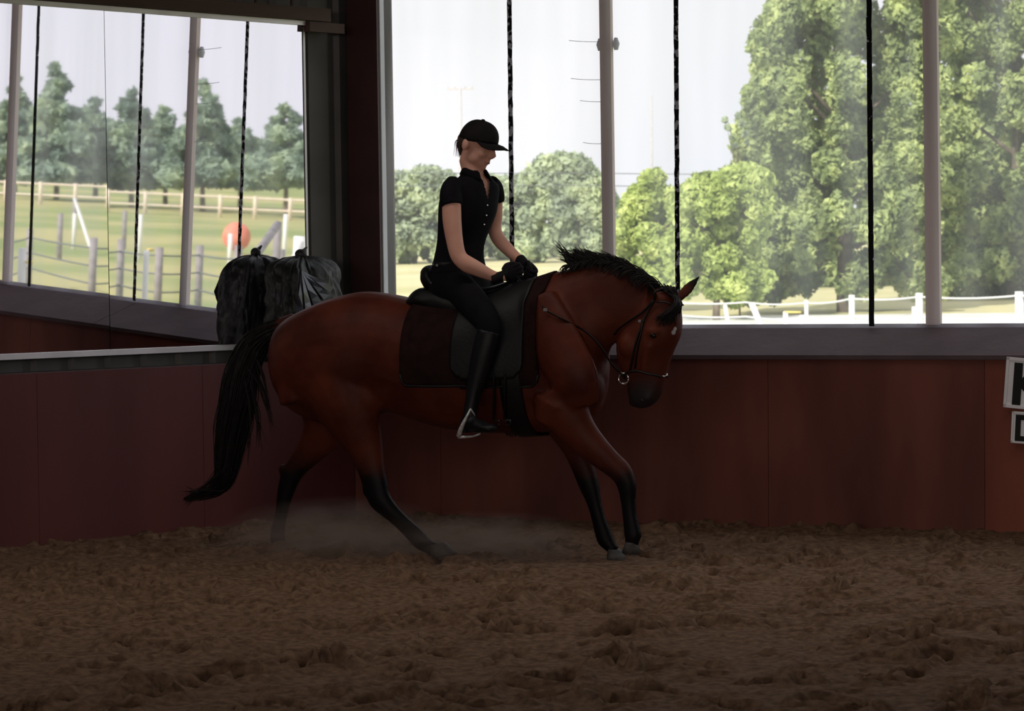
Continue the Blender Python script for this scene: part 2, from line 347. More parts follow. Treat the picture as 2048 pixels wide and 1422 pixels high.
q0, q1 = wall(-1.6, .75, 0), wall(16, .75, 0); mb.hexa([(-12.5, 12, 5.2), (16, 12, 5.2), (q1[0], q1[1], 4.4), (q0[0], q0[1], 4.4), (-12.5, 12, 5.3), (16, 12, 5.3), (q1[0], q1[1], 4.5), (q0[0], q0[1], 4.5)])
q2 = endw(5.6, .6, 0); mb.hexa([(-12.5, 11.9, 5.2), (-12.4, 12, 5.2), (q0[0], q0[1], 4.4), (q2[0]-2, q2[1]+.5, 4.6), (-12.5, 11.9, 5.3), (-12.4, 12, 5.3), (q0[0], q0[1], 4.5), (q2[0]-2, q2[1]+.5, 4.7)])
obj('ceiling', mb.mesh(smooth=False), M['roof'], kind='structure')
# header above the open bays of the long wall, apron below the opening (outside, behind the cap)
obj('wall_back', corrugated(wall, -.35, 14, 3.15, 4.5, .36, .27, .03).mesh(smooth=False), M['metal'], kind='structure')
mb = MB(); prism(mb, [wall(-.35, .36, 0), wall(-.35, .36, 1.07), wall(-.35, .40, 1.07), wall(-.35, .40, 0)], [wall(14, .36, 0), wall(14, .36, 1.07), wall(14, .40, 1.07), wall(14, .40, 0)])
obj('wall_apron', mb.mesh(smooth=False), M['metal'], kind='structure')
mb = MB(); prism(mb, [wall(6.72, 0, 0), wall(6.72, .02, .94), wall(6.72, .36, 1.07), wall(6.72, .36, 0)], [wall(14, 0, 0), wall(14, .02, .94), wall(14, .36, 1.07), wall(14, .36, 0)])
obj('wall_back', mb.mesh(smooth=False), M['kick'], kind='structure')

# posts of the long wall
def post(t, off, w, d, z0, z1, m, name, **k):
    e = empty(name, wall(t, off, z0), **k); b2 = MB(); P = [wall(t-w/2, off-d/2, z0), wall(t+w/2, off-d/2, z0), wall(t+w/2, off+d/2, z0), wall(t-w/2, off+d/2, z0)]
    b2.hexa(P + [np.array([p[0], p[1], z1]) for p in P]); me = b2.mesh(smooth=False); me.transform(Matrix.Translation(-e.location)); o = e
    bpy.data.objects.remove(e); o = obj(name, me, m, **k); o.location = wall(t, off, z0); return o
def tat(px, py, off):  # position along the wall seen at this pixel
    return float(np.dot(onplane(px, py, WA + WN*off, WN) - WA, WD))
OFF = .385
T1, T2 = tat(1217, 400, OFF), tat(1865, 400, OFF)
post(T1, OFF, .072, .03, 1.075, 3.2, M['postwood'], 'wooden_post', label='slim brown wooden post between the open bays, just right of the rider', cat='post')
post(T2, OFF, .082, .03, 1.075, 3.2, M['postwood'], 'wooden_post', label='wider brown wooden post in front of the big leafy tree', cat='post')
T3 = T2 + (T2-T1); post(T3, OFF, .08, .03, 1.075, 3.2, M['postwood'], 'wooden_post', label='brown wooden post beyond the lettered boards', cat='post')
# corner column (H section) and pale edge strip
TC = tat(720, 300, .1)
cx = empty('steel_column', wall(TC, .1, .9), label='dark oxide red steel column standing in the arena corner', cat='column')
wl, wr = tat(697, 300, .30), tat(757, 300, .30)
b2 = MB(); P = [wall(wl, .30, .0), wall(wr, .30, .0), wall(wr, .315, .0), wall(wl, .315, .0)]; b2.hexa(P + [np.array([p[0], p[1], 4.4]) for p in P]); child('front_flange', b2, M['redsteel'], cx)
b2 = MB(); c_ = (wl+wr)/2; P = [wall(c_-.006, .315, .0), wall(c_+.006, .315, .0), wall(c_+.006, .46, .0), wall(c_-.006, .46, .0)]; b2.hexa(P + [np.array([p[0], p[1], 4.4]) for p in P]); child('web', b2, M['redsteel'], cx)
b2 = MB(); P = [wall(wl, .46, .0), wall(wr, .46, .0), wall(wr, .475, .0), wall(wl, .475, .0)]; b2.hexa(P + [np.array([p[0], p[1], 4.4]) for p in P]); child('rear_flange', b2, M['redsteel'], cx)
tp0, tp1 = tat(744, 300, OFF-.05), tat(763, 300, OFF-.05)
b2 = MB(); P = [wall(tp0-.02, OFF-.045, 1.0), wall(tp1, OFF-.045, 1.0), wall(tp1, OFF, 1.0), wall(tp0-.02, OFF, 1.0)]; b2.hexa(P + [np.array([p[0], p[1], 3.2]) for p in P])
obj('trim_1', b2.mesh(smooth=False), M['paletrim'], kind='structure')
# clear vinyl sheets in the bays
def vinyl(name, haze, tint):
    m = bpy.data.materials.new(name); m.use_nodes = True; N, L = nodes(m); N.clear(); o = N.new('ShaderNodeOutputMaterial')
    t = N.new('ShaderNodeBsdfTransparent'); t.inputs[0].default_value = (*tint, 1); d = N.new('ShaderNodeBsdfTranslucent'); d.inputs[0].default_value = (.9, .92, .98, 1)
    g = N.new('ShaderNodeBsdfGlossy'); g.inputs['Roughness'].default_value = .15; g.inputs[0].default_value = (.9, .9, .9, 1)
    tc = N.new('ShaderNodeTexCoord'); mp = N.new('ShaderNodeMapping'); mp.inputs['Scale'].default_value = (2.2, 2.2, .25); nz = N.new('ShaderNodeTexNoise'); nz.inputs['Scale'].default_value = 1.6
    L.new(tc.outputs['Object'], mp.inputs[0]); L.new(mp.outputs[0], nz.inputs['Vector']); mr = N.new('ShaderNodeMapRange'); mr.inputs[1].default_value = .35; mr.inputs[2].default_value = .75; mr.inputs[3].default_value = haze*.5; mr.inputs[4].default_value = haze*1.7; L.new(nz.outputs[0], mr.inputs[0])
    m1 = N.new('ShaderNodeMixShader'); L.new(mr.outputs[0], m1.inputs[0]); L.new(t.outputs[0], m1.inputs[1]); L.new(d.outputs[0], m1.inputs[2])
    m2 = N.new('ShaderNodeMixShader'); m2.inputs[0].default_value = .03; L.new(m1.outputs[0], m2.inputs[1]); L.new(g.outputs[0], m2.inputs[2]); L.new(m2.outputs[0], o.inputs[0]); return m
for i, (a, b, hz) in enumerate([(tp1, T1+.01, .17), (T1+.01, T2+.01, .17), (T2+.01, T3, .19), (T3, 14, .19)]):
    me = quadmesh([wall(a, OFF-.05, 1.075), wall(b, OFF-.05, 1.075), wall(b, OFF-.05, 3.2), wall(a, OFF-.05, 3.2)]); o = obj('window_%d' % (i+1), me, vinyl('clear_vinyl', hz, (.97, .97, .98)), kind='structure')
# black webbing straps against the vinyl, pale glare painted into their colour
def strap_glare_mat(name, glare_from):
    m = mat(name, (.012, .012, .014), (.55, .56, .62), .8, 1, 3, spec=.2); N, L = nodes(m); r = N['ramp'].color_ramp; r.elements[0].position = glare_from; r.elements[1].position = glare_from+.03
    for n in N:
        if n.type == 'TEX_NOISE': n.inputs['Scale'].default_value = 26; n.inputs['Detail'].default_value = 2
        if n.type == 'MAPPING': n.inputs['Scale'].default_value = (1, 1, .9)
    return m
def strap(px0, py0, px1, py1, w, glare_from, label):
    a = onplane(px0, py0, WA+WN*(OFF-.056), WN); b = onplane(px1, py1, WA+WN*(OFF-.056), WN)
    d = (b-a)/(b[2]-a[2]); top = a + d*(3.18-a[2]); bot = a + d*(1.085-a[2]); k = 60; mb = MB(); R = []
    for i in range(k+1):
        s = i/k; p = bot + (top-bot)*s + WD*.003*noise.noise((i*.35, px0, 0)); ww = w/2*(1+.18*noise.noise((i*.9, px0, 3)))
        R.append([p-WD*ww-WN*.002, p+WD*ww-WN*.002, p+WD*ww+WN*.002, p-WD*ww+WN*.002])
    mb.rings(R); me = mb.mesh(smooth=False); me.transform(Matrix.Translation(-Vector(bot))); o = obj('webbing_strap', me, strap_glare_mat('webbing', glare_from), label=label, cat='strap'); o.location = bot; return o
strap(1019, 30, 1024, 480, .029, .50, 'black webbing strap with painted glare specks hanging in the bay beside the rider')
strap(1352, 30, 1355, 540, .028, .53, 'black webbing strap with painted glare patches above the horse head')
strap(1738, 30, 1743, 600, .030, .66, 'solid black webbing strap in front of the big leafy tree')

# ---------------------------------------------------------------- mirror on the end wall
def mir(px, py): return onplane(px, py, MN*MD, MN)
MR = empty('arena_mirror', mir(300, 700), label='large panelled arena mirror on the end wall above the faded kickboard', cat='mirror')
m_m = bpy.data.materials.new('mirror_glass'); m_m.use_nodes = True; p = m_m.node_tree.nodes['Principled BSDF']; p.inputs['Metallic'].default_value = 1; p.inputs['Base Color'].default_value = (.86, .84, .89, 1); p.inputs['Roughness'].default_value = .012
zt, zb_ = 2.868, 1.018
def mpt(px, z, off=0.):   # point of the mirror plane above pixel column, at height z
    r = ray(px, 400); hx, hy = r[0], r[1]; k = (MD - MN[2]*z) / (MN[0]*hx + MN[1]*hy); return np.array([hx*k, hy*k, z]) + MN*off
def mirror_panel(x0, x1, twist=0.):
    A, B, C2, D2 = mpt(x0, zb_), mpt(x1, zb_), mpt(x1, zt), mpt(x0, zt)
    c = (A+B+C2+D2)/4; ax = (D2-A)/np.linalg.norm(D2-A); P = []
    for q in (A, B, C2, D2):
        v = Vector(q-c); v.rotate(Matrix.Rotation(twist, 3, Vector((B-A)/np.linalg.norm(B-A)))); P.append(np.array(v)+c)
    b2 = MB(); prism(b2, P, [q - MN*.006 for q in P]); child('mirror_panel', b2, m_m, MR)
mirror_panel(215.6, 609, -.0006); mirror_panel(-260, 214.4, .0006); 
b2 = MB()
def bar(mb, A, B, up, h, d):   # box bar from A to B: height h along up, depth d towards the room
    u = np.array(up)*h; n = MN*d; mb.hexa([A, B, B+n, A+n, A+u, B+u, B+n+u, A+n+u])
bar(b2, mpt(-260, zb_-.030), mpt(612, zb_-.030), (0, 0, 1), .030, .02); child('bottom_trim', b2, M['alu'], MR)
b2 = MB(); bar(b2, mpt(-260, zt), mpt(612, zt), (0, 0, 1), .026, .02); child('top_trim', b2, M['alu'], MR)
b2 = MB(); bar(b2, mpt(609, zb_), mpt(613, zb_), (0, 0, 1), zt-zb_, .01); child('side_trim', b2, M['alu'], MR)
# brown header beam over the mirror, packing block beside it
b2 = MB(); bar(b2, mpt(-260, zt+.028, .0), mpt(650, zt+.028, .0), (0, 0, 1), .075, .07); o = obj('header_beam', b2.mesh(smooth=False), M['brownwood'], label='long brown timber beam running over the arena mirror', cat='beam')
b2 = MB(); bar(b2, mpt(613, zt-.035, -.0), mpt(682, zt-.035, -.0), (0, 0, 1), .058, .05); obj('timber_block', b2.mesh(smooth=False), M['brownwood'], label='short brown timber block between mirror corner and steel column', cat='block')
b2 = MB()
for x in (372, 443, 520, 592):
    A = mpt(x, zt+.1, -.02); b2.hexa([A, A+ED*-.012, A+ED*-.012+MN*.012, A+MN*.012, A+np.array([0,0,.9]), A+ED*-.012+np.array([0,0,.9]), A+ED*-.012+MN*.012+np.array([0,0,.9]), A+MN*.012+np.array([0,0,.9])])
    oo = obj('wall_batten', b2.mesh(smooth=False), M['brownwood'], label='thin brown batten over the beam, %s' % {372: 'farthest from the steel column', 443: 'second from the mirror seam side', 520: 'second from the steel column', 592: 'nearest the steel column'}[x], cat='batten', group='battens over the beam'); b2 = MB()

# ---------------------------------------------------------------- plastic-wrapped bundle in the corner
def tarp():
    c = np.array(onplane(614, 600, MN*(MD+.19), MN)); base = np.array([c[0], c[1], .916]); ex = ED*-1.; ey = MN.copy(); ey[2] = 0; ey /= np.linalg.norm(ey)
    zs = np.linspace(0, .60, 60); R = []; n = 120
    for z in zs:
        s = z/.60; hw = (.265-.06*s); hd = .150-.03*s
        if s > .80: q = (s-.80)/.20; k = math.sqrt(max(0., 1-q**2.4))*.90+.10; hw *= k; hd *= k
        ring = []
        for j in range(n):
            th = 2*np.pi*j/n; cc, ss = math.cos(th), math.sin(th); e = 2/3.2
            px, py = math.copysign(abs(cc)**e, cc)*hw, math.copysign(abs(ss)**e, ss)*hd
            fold = .05*noise.noise((cc*2, ss*2, z*4)) + .035*abs(noise.noise((cc*6+z*3, ss*6, z*5+5))) + .022*abs(noise.noise((cc*14, ss*14+z*9, z*10+9))) - .012
            k = 1+fold/max(.05, math.hypot(px, py)); ring.append(base + ex*(px*k-.03*s) + ey*py*k + np.array([0, 0, z + .015*noise.noise((cc*4, ss*4, 9))*s]))
        R.append(ring)
    mb = MB(); mb.rings(R); return mb, base, ex, ey
mb, tb, tex, tey = tarp(); mb_t = mb
M['plastic'] = mat('black_plastic_sheet', (0.008, 0.009, 0.009), (0.0275, 0.029, 0.025), .5, 7, 6, bump=1., bscale=16, spec=.5)
tr = empty('wrapped_bundle', tb, label='lumpy bundle wrapped in black plastic in the arena corner', cat='bundle')
child('plastic_sheet', mb, M['plastic'], tr, smooth=True)
b2 = MB(); k0 = tb + tex*-.045 + np.array([0, 0, .585]); ball(b2, k0+np.array([0, 0, .03]), (.035, .03, .03)); b2.tube([k0+tex*-.02, k0+np.array([0, 0, .03]), k0+tex*.05+np.array([0, 0, .07])], [.02, .018, .006]); child('tied_knot', b2, M['plastic'], tr, smooth=True)
b2 = MB(); tv = np.concatenate(mb_t.v); TBV = BVHTree.FromPolygons([tuple(v) for v in tv], mb_t.f)
def fl(px, py, d=0.):
    q = ray(px, py); q = q/np.linalg.norm(q); h = TBV.ray_cast(Vector(CP), Vector(q))
    return np.array(h[0])-q*(.010+d) if h[0] is not None else onplane(px, py, MN*(MD+.33), MN)
A0 = fl(603, 541)
for j, (x1, y1, x2, y2) in enumerate(((592, 640, 606, 636), (612, 630, 626, 624), (630, 618, 646, 608), (648, 600, 660, 590), (660, 586, 668, 574))):
    for k in range(4):
        f0, f1 = k/4, (k+1)/4; L = lambda f_, x, y: fl(603+(x-603)*f_, 541+(y-541)*f_, .006*math.sin(f_*3))
        P = [L(f0, x1, y1), L(f1, x1, y1), L(f1, x2, y2), L(f0, x2, y2)]; b2.add(P + [p - MN*.003 for p in P], [(0, 1, 2, 3), (4, 7, 6, 5), (1, 5, 6, 2), (0, 3, 7, 4), (0, 4, 5, 1), (3, 2, 6, 7)])
M['sheen'] = mat('grey_blue_plastic_flap', (0.035, 0.04, 0.06), (0.08, 0.085, 0.12), .3, 9, 4, spec=.6)
child('loose_flap', b2, M['sheen'], tr)

# ---------------------------------------------------------------- lettered boards
def letter_board(px0, py0, px1, py1, ch, lean, label, ext):
    """px0..px1 visible left part; board of width ext metres continues to the right"""
    A = onplane(px0, py1, WA-WN*.012, WN); top = onplane(px0, py0, WA-WN*.012, WN); h = top[2]-A[2]; w = ext
    e = empty('letter_board', A, label=label, cat='sign')
    X = WD*math.cos(lean)+np.array([0, 0, math.sin(lean)]); Z = np.array([0, 0, math.cos(lean)])-WD*math.sin(lean); n = -WN
    def q(x, z, d): return A + X*x + Z*z + n*d
    b2 = MB(); b2.hexa([q(0,0,0), q(w,0,0), q(w,0,.008), q(0,0,.008), q(0,h,0), q(w,h,0), q(w,h,.008), q(0,h,.008)]); child('board', b2, M['white'], e)
    cu = bpy.data.curves.new('letter', 'FONT'); cu.body = ch; cu.size = h*1.13; cu.extrude = .002; cu.offset = .006*h/.3*1.6; cu.align_x = 'CENTER'; cu.materials.append(M['ink'])
    o = bpy.data.objects.new('letter', cu); col.objects.link(o); o.parent = e
    R = Matrix((( X[0], Z[0], n[0], 0), (X[1], Z[1], n[1], 0), (X[2], Z[2], n[2], 0), (0, 0, 0, 1))); p_ = q(w*.5, h*.10, .011) - A; o.matrix_local = Matrix.Translation(p_) @ R
    dg = bpy.context.evaluated_depsgraph_get(); dg.update(); me = bpy.data.meshes.new_from_object(o.evaluated_get(dg)); ml = o.matrix_local.copy(); bpy.data.objects.remove(o); o = bpy.data.objects.new('letter', me); col.objects.link(o); o.parent = e; o.matrix_local = ml
    b2 = MB(); t_ = .018*h/.3
    for (xa, za, xb, zb) in ((0, 0, w, t_), (0, h-t_, w, h), (0, 0, t_, h), (w-t_, 0, w, h)):
        b2.hexa([q(xa,za,.008), q(xb,za,.008), q(xb,za,.014), q(xa,za,.014), q(xa,zb,.008), q(xb,zb,.008), q(xb,zb,.014), q(xa,zb,.014)])
    child('rim', b2, M['white'], e)
letter_board(2008, 713, 2048, 814, 'K', -.085, 'white board with black letter K on the red kickboard', .26)
letter_board(2023, 822, 2048, 885, 'D', -.06, 'small white board with black letter D below the K', .165)

# ---------------------------------------------------------------- the land outside
def terr(X, Y):
    zd = np.interp(Y, [0, 25, 45, 62, 82, 110, 160, 200, 300, 600], [0, 0, -.25, -.5, -.5, 0, 1.2, 2.1, 3.2, 4.5])
    zm = np.interp(X, [-50, 4, 22, 52, 90, 132, 180, 260, 600], [0, 0, -.95, -2.2, -2.7, -2.95, -4.0, -4.6, -5])
    a = np.degrees(np.arctan2(X-2, Y-17)); w = np.clip((a-35)/30, 0, 1); w = w*w*(3-2*w)
    return zd*(1-w) + zm*w
def land(name, pol, m, dz=0., n=90, **k):
    """strip of terrain over a polar-ish grid: pol=(r0,r1,a0,a1) around (2,17)"""
    r0, r1, a0, a1 = pol; R = np.geomspace(r0, r1, n); A = np.radians(np.linspace(a0, a1, 80)); rr, aa = np.meshgrid(R, A)
    X = 2+rr*np.sin(aa); Y = 17+rr*np.cos(aa); Z = terr(X, Y)+dz; P = np.stack([X, Y, Z], -1).reshape(-1, 3)
    idx = np.arange(len(P)).reshape(X.shape); F = np.stack([idx[:-1, :-1], idx[1:, :-1], idx[1:, 1:], idx[:-1, 1:]], -1).reshape(-1, 4)
    me = bpy.data.meshes.new(name); me.from_pydata(P.tolist(), [], F[:, ::-1].tolist()); me.update(); me.polygons.foreach_set('use_smooth', [True]*len(F)); return obj(name, me, m, **k)
M['grass'] = mat('sunlit_pasture', (.26, .32, .12), (.44, .42, .19), .95, .12, 6, spec=.05, bump=.3, bscale=3, lo=.4, hi=.6)
M['drygrass'] = mat('dry_yellow_grass', (.52, .50, .26), (.66, .60, .36), .95, .15, 6, spec=.05, bump=.3, bscale=3)
M['gravel'] = mat('pale_gravel', (.66, .66, .62), (.80, .80, .76), .95, .4, 6, spec=.05)
# land: pasture, everything under one skin; yellow meadow far off, pale gravel riding ring near the white fence
land('ground', (1.2, 480, -75, 118), M['grass'], -.06, 120, kind='structure')
land('ground', (70, 300, -40, 14), M['drygrass'], -.01, 60, kind='structure')
land('ground', (36, 80, -30, 40), M['gravel'], .03, 50, kind='structure')

def vg(px, D):    # real ground point whose mirror image is in picture column px at picture depth D
    p = refl(at(px, 420, D)); 
    for _ in range(3):
        pass
    return np.array([p[0], p[1], float(terr(p[0], p[1]))])
def leaves(clusters, size, n, seed, flat=1., updown=0.):
    """clusters: (x,y,z,r) world; returns a leaf mesh"""
    r = np.random.default_rng(seed); C_ = np.array(clusters, float); w = C_[:, 3]**2; w = w/w.sum(); k = r.choice(len(C_), n, p=w)
    d = r.standard_normal((n, 3)); d /= np.linalg.norm(d, axis=1)[:, None]; rad = C_[k, 3]*(1-.55*r.random(n)**2); lump = 1+.18*np.sin(d[:, 0]*7+k)*np.cos(d[:, 2]*6+k*2)
    P = C_[k, :3] + d*(rad*lump)[:, None]*np.array([1, 1, flat]); P[:, 2] += updown*0
    a = r.standard_normal((n, 3))*.7 + d*.8; a /= np.linalg.norm(a, axis=1)[:, None]; t = np.cross(a, r.standard_normal((n, 3))); t /= np.linalg.norm(t, axis=1)[:, None]; b = np.cross(a, t)
    s = size*(.6+.8*r.random(n))[:, None]; V = np.stack([P-t*s, P-b*s*.55, P+t*s, P+b*s*.55], 1).reshape(-1, 3)
    me = bpy.data.meshes.new('leaves'); me.from_pydata(V.tolist(), [], np.arange(4*n).reshape(-1, 4).tolist()); me.update(); return me
def branchy(base, clusters, r0, seed):
    mb = MB(); base = np.array(base, float); top = max(c[2] for c in clusters); cx_ = np.mean([c[:3] for c in clusters], axis=0); rr = random.Random(seed)
    tip = np.array([cx_[0], cx_[1], base[2]+(top-base[2])*.85]); pts = [base-np.array([0, 0, .1]), base*.6+tip*.4, tip]; mb.tube(crom(pts, 5), np.linspace(r0, r0*.25, 11), 8)
    for c in clusters[::max(1, len(clusters)//14)]:
        s = base + (tip-base)*min(.8, max(.2, (c[2]-base[2])/(tip[2]-base[2]+.01)*.7)); e = np.array(c[:3]); mb.tube([s, (s+e)/2+np.array([0, 0, .1]), e], [r0*.3, r0*.2, r0*.08], 5)
    return mb
def tree(name, D, blobs, basepx, m, size, n, seed, label, cat='tree', virtual=False, jit=.5, flat=1., group=None, trunk=.12):
    """blobs: (px, py, rpx) seen lumps of foliage; each gets its own depth"""
    r = random.Random(seed); cl = []
    for (px, py, rp) in blobs:
        rm = rp*D/FPX; p = at(px, py, D+r.uniform(-1, 1)*jit*rm*3)
        if virtual: p = refl(p)
        cl.append((*p, rm))
    b = vg(basepx, D) if virtual else at(basepx, 500, D); b = np.array([b[0], b[1], float(terr(b[0], b[1]))])
    e = empty(name, b, label=label, cat=cat, group=group)
    child('trunk', branchy(b, cl, trunk, seed), M['bark'], e, smooth=True)
    child('crown', leaves(cl, size, n, seed, flat), m, e); return e
def lumps(outline, rmin, rmax, n, seed, y1):
    """fill the region under an outline [(px,py)..] down to y1 with lumps"""
    r = random.Random(seed); xs = [p[0] for p in outline]; ys = [p[1] for p in outline]; out = []
    for i in range(n):
        x = r.uniform(xs[0], xs[-1]); t = float(np.interp(x, xs, ys)); rr = r.uniform(rmin, rmax)
        y = t+rr*.8 if i % 3 == 0 else r.uniform(t+rr*.7, y1-rr*.4)
        if y < y1: out.append((x, y, rr))
    return out
# big leafy trees to the right
tree('leafy_tree', 100, lumps([(1478, 330), (1500, 225), (1520, 190), (1530, 60), (1600, -60), (1700, -140), (1800, -120), (1880, -40)], 24, 42, 230, 1, 600) + [(1771, 60, 36), (1790, 95, 30), (1750, 100, 28), (1634, 225, 32), (1817, 209, 34), (1780, 150, 30), (1660, 330, 34), (1545, 55, 15), (1536, 128, 11), (1580, 90, 22), (1560, 190, 30)], 1690, M['leaf_big'], .11, 130000, 1, 'big leafy green tree filling the bays beside the wider post', jit=1.1, trunk=.3)
tree('leafy_tree', 112, lumps([(1850, -60), (1930, -160), (2040, -180), (2150, -100), (2230, 60)], 24, 42, 270, 2, 600) + [(1993, 59, 36), (1954, 163, 36), (1990, 120, 30), (1925, 190, 30), (2030, 40, 30), (1905, 30, 34), (1935, 70, 30), (1890, 80, 26), (1960, 20, 34)], 2030, M['leaf_big'], .125, 110000, 2, 'dense green tree at the picture edge above the lettered boards', jit=1.1, trunk=.3)
tree('leafy_bush', 94, lumps([(1345, 470), (1366, 380), (1400, 352), (1450, 345), (1490, 330), (1530, 345)], 16, 30, 120, 3, 610), 1430, M['leaf_bush'], .10, 40000, 3, 'bright yellow-green bush at the foot of the big leafy tree', 'bush', jit=.9)
tree('leafy_bush', 104, lumps([(1238, 470), (1252, 410), (1290, 350), (1325, 335), (1352, 400), (1375, 450)], 16, 26, 80, 4, 590), 1300, M['leaf_bush'], .11, 24000, 4, 'olive green bush just right of the slim wooden post', 'bush', jit=.9)
tree('twiggy_sapling', 97, [(1450, 240, 6), (1456, 255, 6), (1463, 275, 5), (1470, 292, 5)]+[(1476, 232, 6), (1484, 248, 6), (1490, 268, 6), (1494, 284, 5)], 1478, M['leaf_far'], .07, 420, 5, 'thin twiggy shoots rising left of the big leafy tree', 'sapling', jit=.1, trunk=.03)
# far trees behind the rider
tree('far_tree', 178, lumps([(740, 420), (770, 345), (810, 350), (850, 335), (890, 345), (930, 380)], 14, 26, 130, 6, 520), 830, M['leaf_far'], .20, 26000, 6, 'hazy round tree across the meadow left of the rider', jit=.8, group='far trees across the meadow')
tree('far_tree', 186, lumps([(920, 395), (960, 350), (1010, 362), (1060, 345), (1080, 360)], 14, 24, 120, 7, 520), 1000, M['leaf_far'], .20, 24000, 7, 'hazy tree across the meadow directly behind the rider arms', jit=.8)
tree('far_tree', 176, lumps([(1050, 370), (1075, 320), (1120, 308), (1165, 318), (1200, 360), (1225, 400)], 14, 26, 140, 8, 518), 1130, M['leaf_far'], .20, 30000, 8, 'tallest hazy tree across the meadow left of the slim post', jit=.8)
tree('leafy_tree', 128, lumps([(1360, 400), (1480, 330), (1600, 260), (1750, 240), (1900, 280)], 30, 50, 170, 31, 628), 1600, M['leaf_big'], .20, 42000, 31, 'shaded green tree standing behind the big leafy tree', jit=1.0, trunk=.3)
tree('leafy_tree', 134, lumps([(1820, 260), (1950, 200), (2100, 220), (2250, 300)], 30, 52, 150, 32, 628), 2000, M['leaf_big'], .20, 38000, 32, 'green tree behind the dense one at the picture edge', jit=1.0, trunk=.3)
# far ridge strip of hazy trees
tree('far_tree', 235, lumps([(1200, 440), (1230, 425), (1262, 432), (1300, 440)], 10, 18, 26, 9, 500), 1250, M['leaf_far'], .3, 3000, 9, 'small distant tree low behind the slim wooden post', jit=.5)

# conifers seen in the mirror
def conifer(px, ytop, ybase, wid, D, seed, label):
    r = random.Random(seed); bl = []; n = 13
    for i in range(n):
        s = i/(n-1); y = ytop + (ybase-ytop)*s; w = wid*(.10+1.05*s**.75)
        for k in range(2+int(s*6)):
            bl.append((px + r.uniform(-1, 1)*w*.62, y+r.uniform(-4, 4), max(7, w*r.uniform(.24, .40))))
    return tree('conifer', D, bl, px, M['needle'], .26, 15000, seed, label, 'tree', virtual=True, jit=.8, flat=.45, trunk=.14)
conifer(112, 138, 352, 84, 150, 21, 'tallest layered conifer seen in the mirror near its left side')
conifer(28, 165, 352, 74, 158, 22, 'conifer seen at the left edge of the mirror')
conifer(190, 205, 352, 80, 165, 23, 'conifer seen in the mirror left of the panel joint')
conifer(262, 182, 352, 84, 152, 24, 'bushy conifer seen in the mirror right of the panel joint')
conifer(330, 212, 352, 76, 166, 25, 'conifer seen in the mirror behind the reflected post')
conifer(405, 165, 352, 80, 150, 26, 'pointed conifer seen in the mirror right of the reflected post')
conifer(480, 240, 352, 84, 168, 27, 'low conifer seen in the mirror behind the dark strap')
conifer(572, 214, 352, 88, 146, 28, 'broad conifer seen at the right edge of the mirror')
conifer(-40, 180, 352, 60, 160, 29, 'conifer at the outer left of the mirror view')

# ---------------------------------------------------------------- fences, poles, wires
def upright(name, base, h, w, m, tilt=(0, 0), **k):
    mb = MB(); mb.tube([(0, 0, -.15), (tilt[0]*.5*h, tilt[1]*.5*h, h*.5), (tilt[0]*h, tilt[1]*h, h)], [w/2, w/2, w/2], 10); o = obj(name, mb.mesh(), m, **k); o.location = base; return o
def fp(px, D, z=None):
    p = at(px, 560, D); return np.array([p[0], p[1], float(terr(p[0], p[1])) if z is None else z])
FS = [(2230, 64), (2038, 68), (1838, 72), (1703, 75), (1612, 78)]
def topz(py, px, D): return float(at(px, py, D)[2])
fposts = []
for (px, D), yt, w in zip(FS, [578, 583, 586, 590, 600], [16, 17, 15, 12, 8]):
    b = fp(px, D); h = topz(yt, px, D)-b[2]; fposts.append((b, h))
    lab = {2230: 'white fence post beyond the picture edge', 2038: 'thick white fence post at the right picture edge', 1838: 'thick white fence post just left of the wider wooden post', 1703: 'white fence post left of the solid black strap', 1612: 'thin white fence post furthest along the rope fence'}[px]
    e = upright('fence_post', b, h, w*D/FPX, M['fencewhite'], label=lab, cat='fence post')
def rope(P, r, m, name, sag=0., n=10, **k):
    pts = []
    for a, b in zip(P[:-1], P[1:]):
        a, b = np.array(a, float), np.array(b, float)
        for i in range(n): s = i/n; p = a+(b-a)*s; p = p-np.array([0, 0, sag*4*s*(1-s)]); pts.append(p)
    pts.append(np.array(P[-1], float)); o0 = pts[0].copy(); mb = MB(); mb.tube([p-o0 for p in pts], r, 6); o = obj(name, mb.mesh(), m, **k); o.location = o0; return o
for fr, lb in ((.93, 'upper white rope rail of the roadside fence'), (.55, 'middle white rope rail of the roadside fence'), (.33, 'lower white rope rail of the roadside fence')):
    rope([b+np.array([0, 0, h*fr]) for b, h in fposts] + [fp(1490, 82)+np.array([0, 0, 1.02*fr*.95]), fp(1340, 86)+np.array([0, 0, .98*fr*.9])], .022, M['fencewhite'], 'fence_rope', .05, label=lb, cat='rope')
# leaning braces and short posts to the left of the rope fence
def stick(p0, p1, w, m, name='fence_brace', **k):
    o0 = np.array(p0); mb = MB(); mb.tube([p0-o0, (p1-o0)/2, p1-o0], w/2, 8); o = obj(name, mb.mesh(), m, **k); o.location = o0; return o
stick(fp(1533, 78), at(1503, 606, 78.), .15, M['fencewhite'], label='thick leaning white brace at the end of the rope fence', cat='brace')
stick(fp(1460, 80), at(1450, 610, 80.), .10, M['fencewhite'], label='short white stake nearest the horse ear', cat='stake')
stick(fp(1571, 76), at(1571, 623, 76.), .12, M['fencewhite'], name='fence_stake', label='squat white stake right of the leaning brace', cat='stake')
stick(fp(1604, 76), at(1604, 630, 76.), .13, M['fencewhite'], name='fence_stake', label='lowest white stake beside the squat one', cat='stake')
stick(fp(1832, 70), at(1832, 613, 70.), .19, M['fencewhite'], name='fence_stake', label='short thick white stake in front of a fence post', cat='stake')
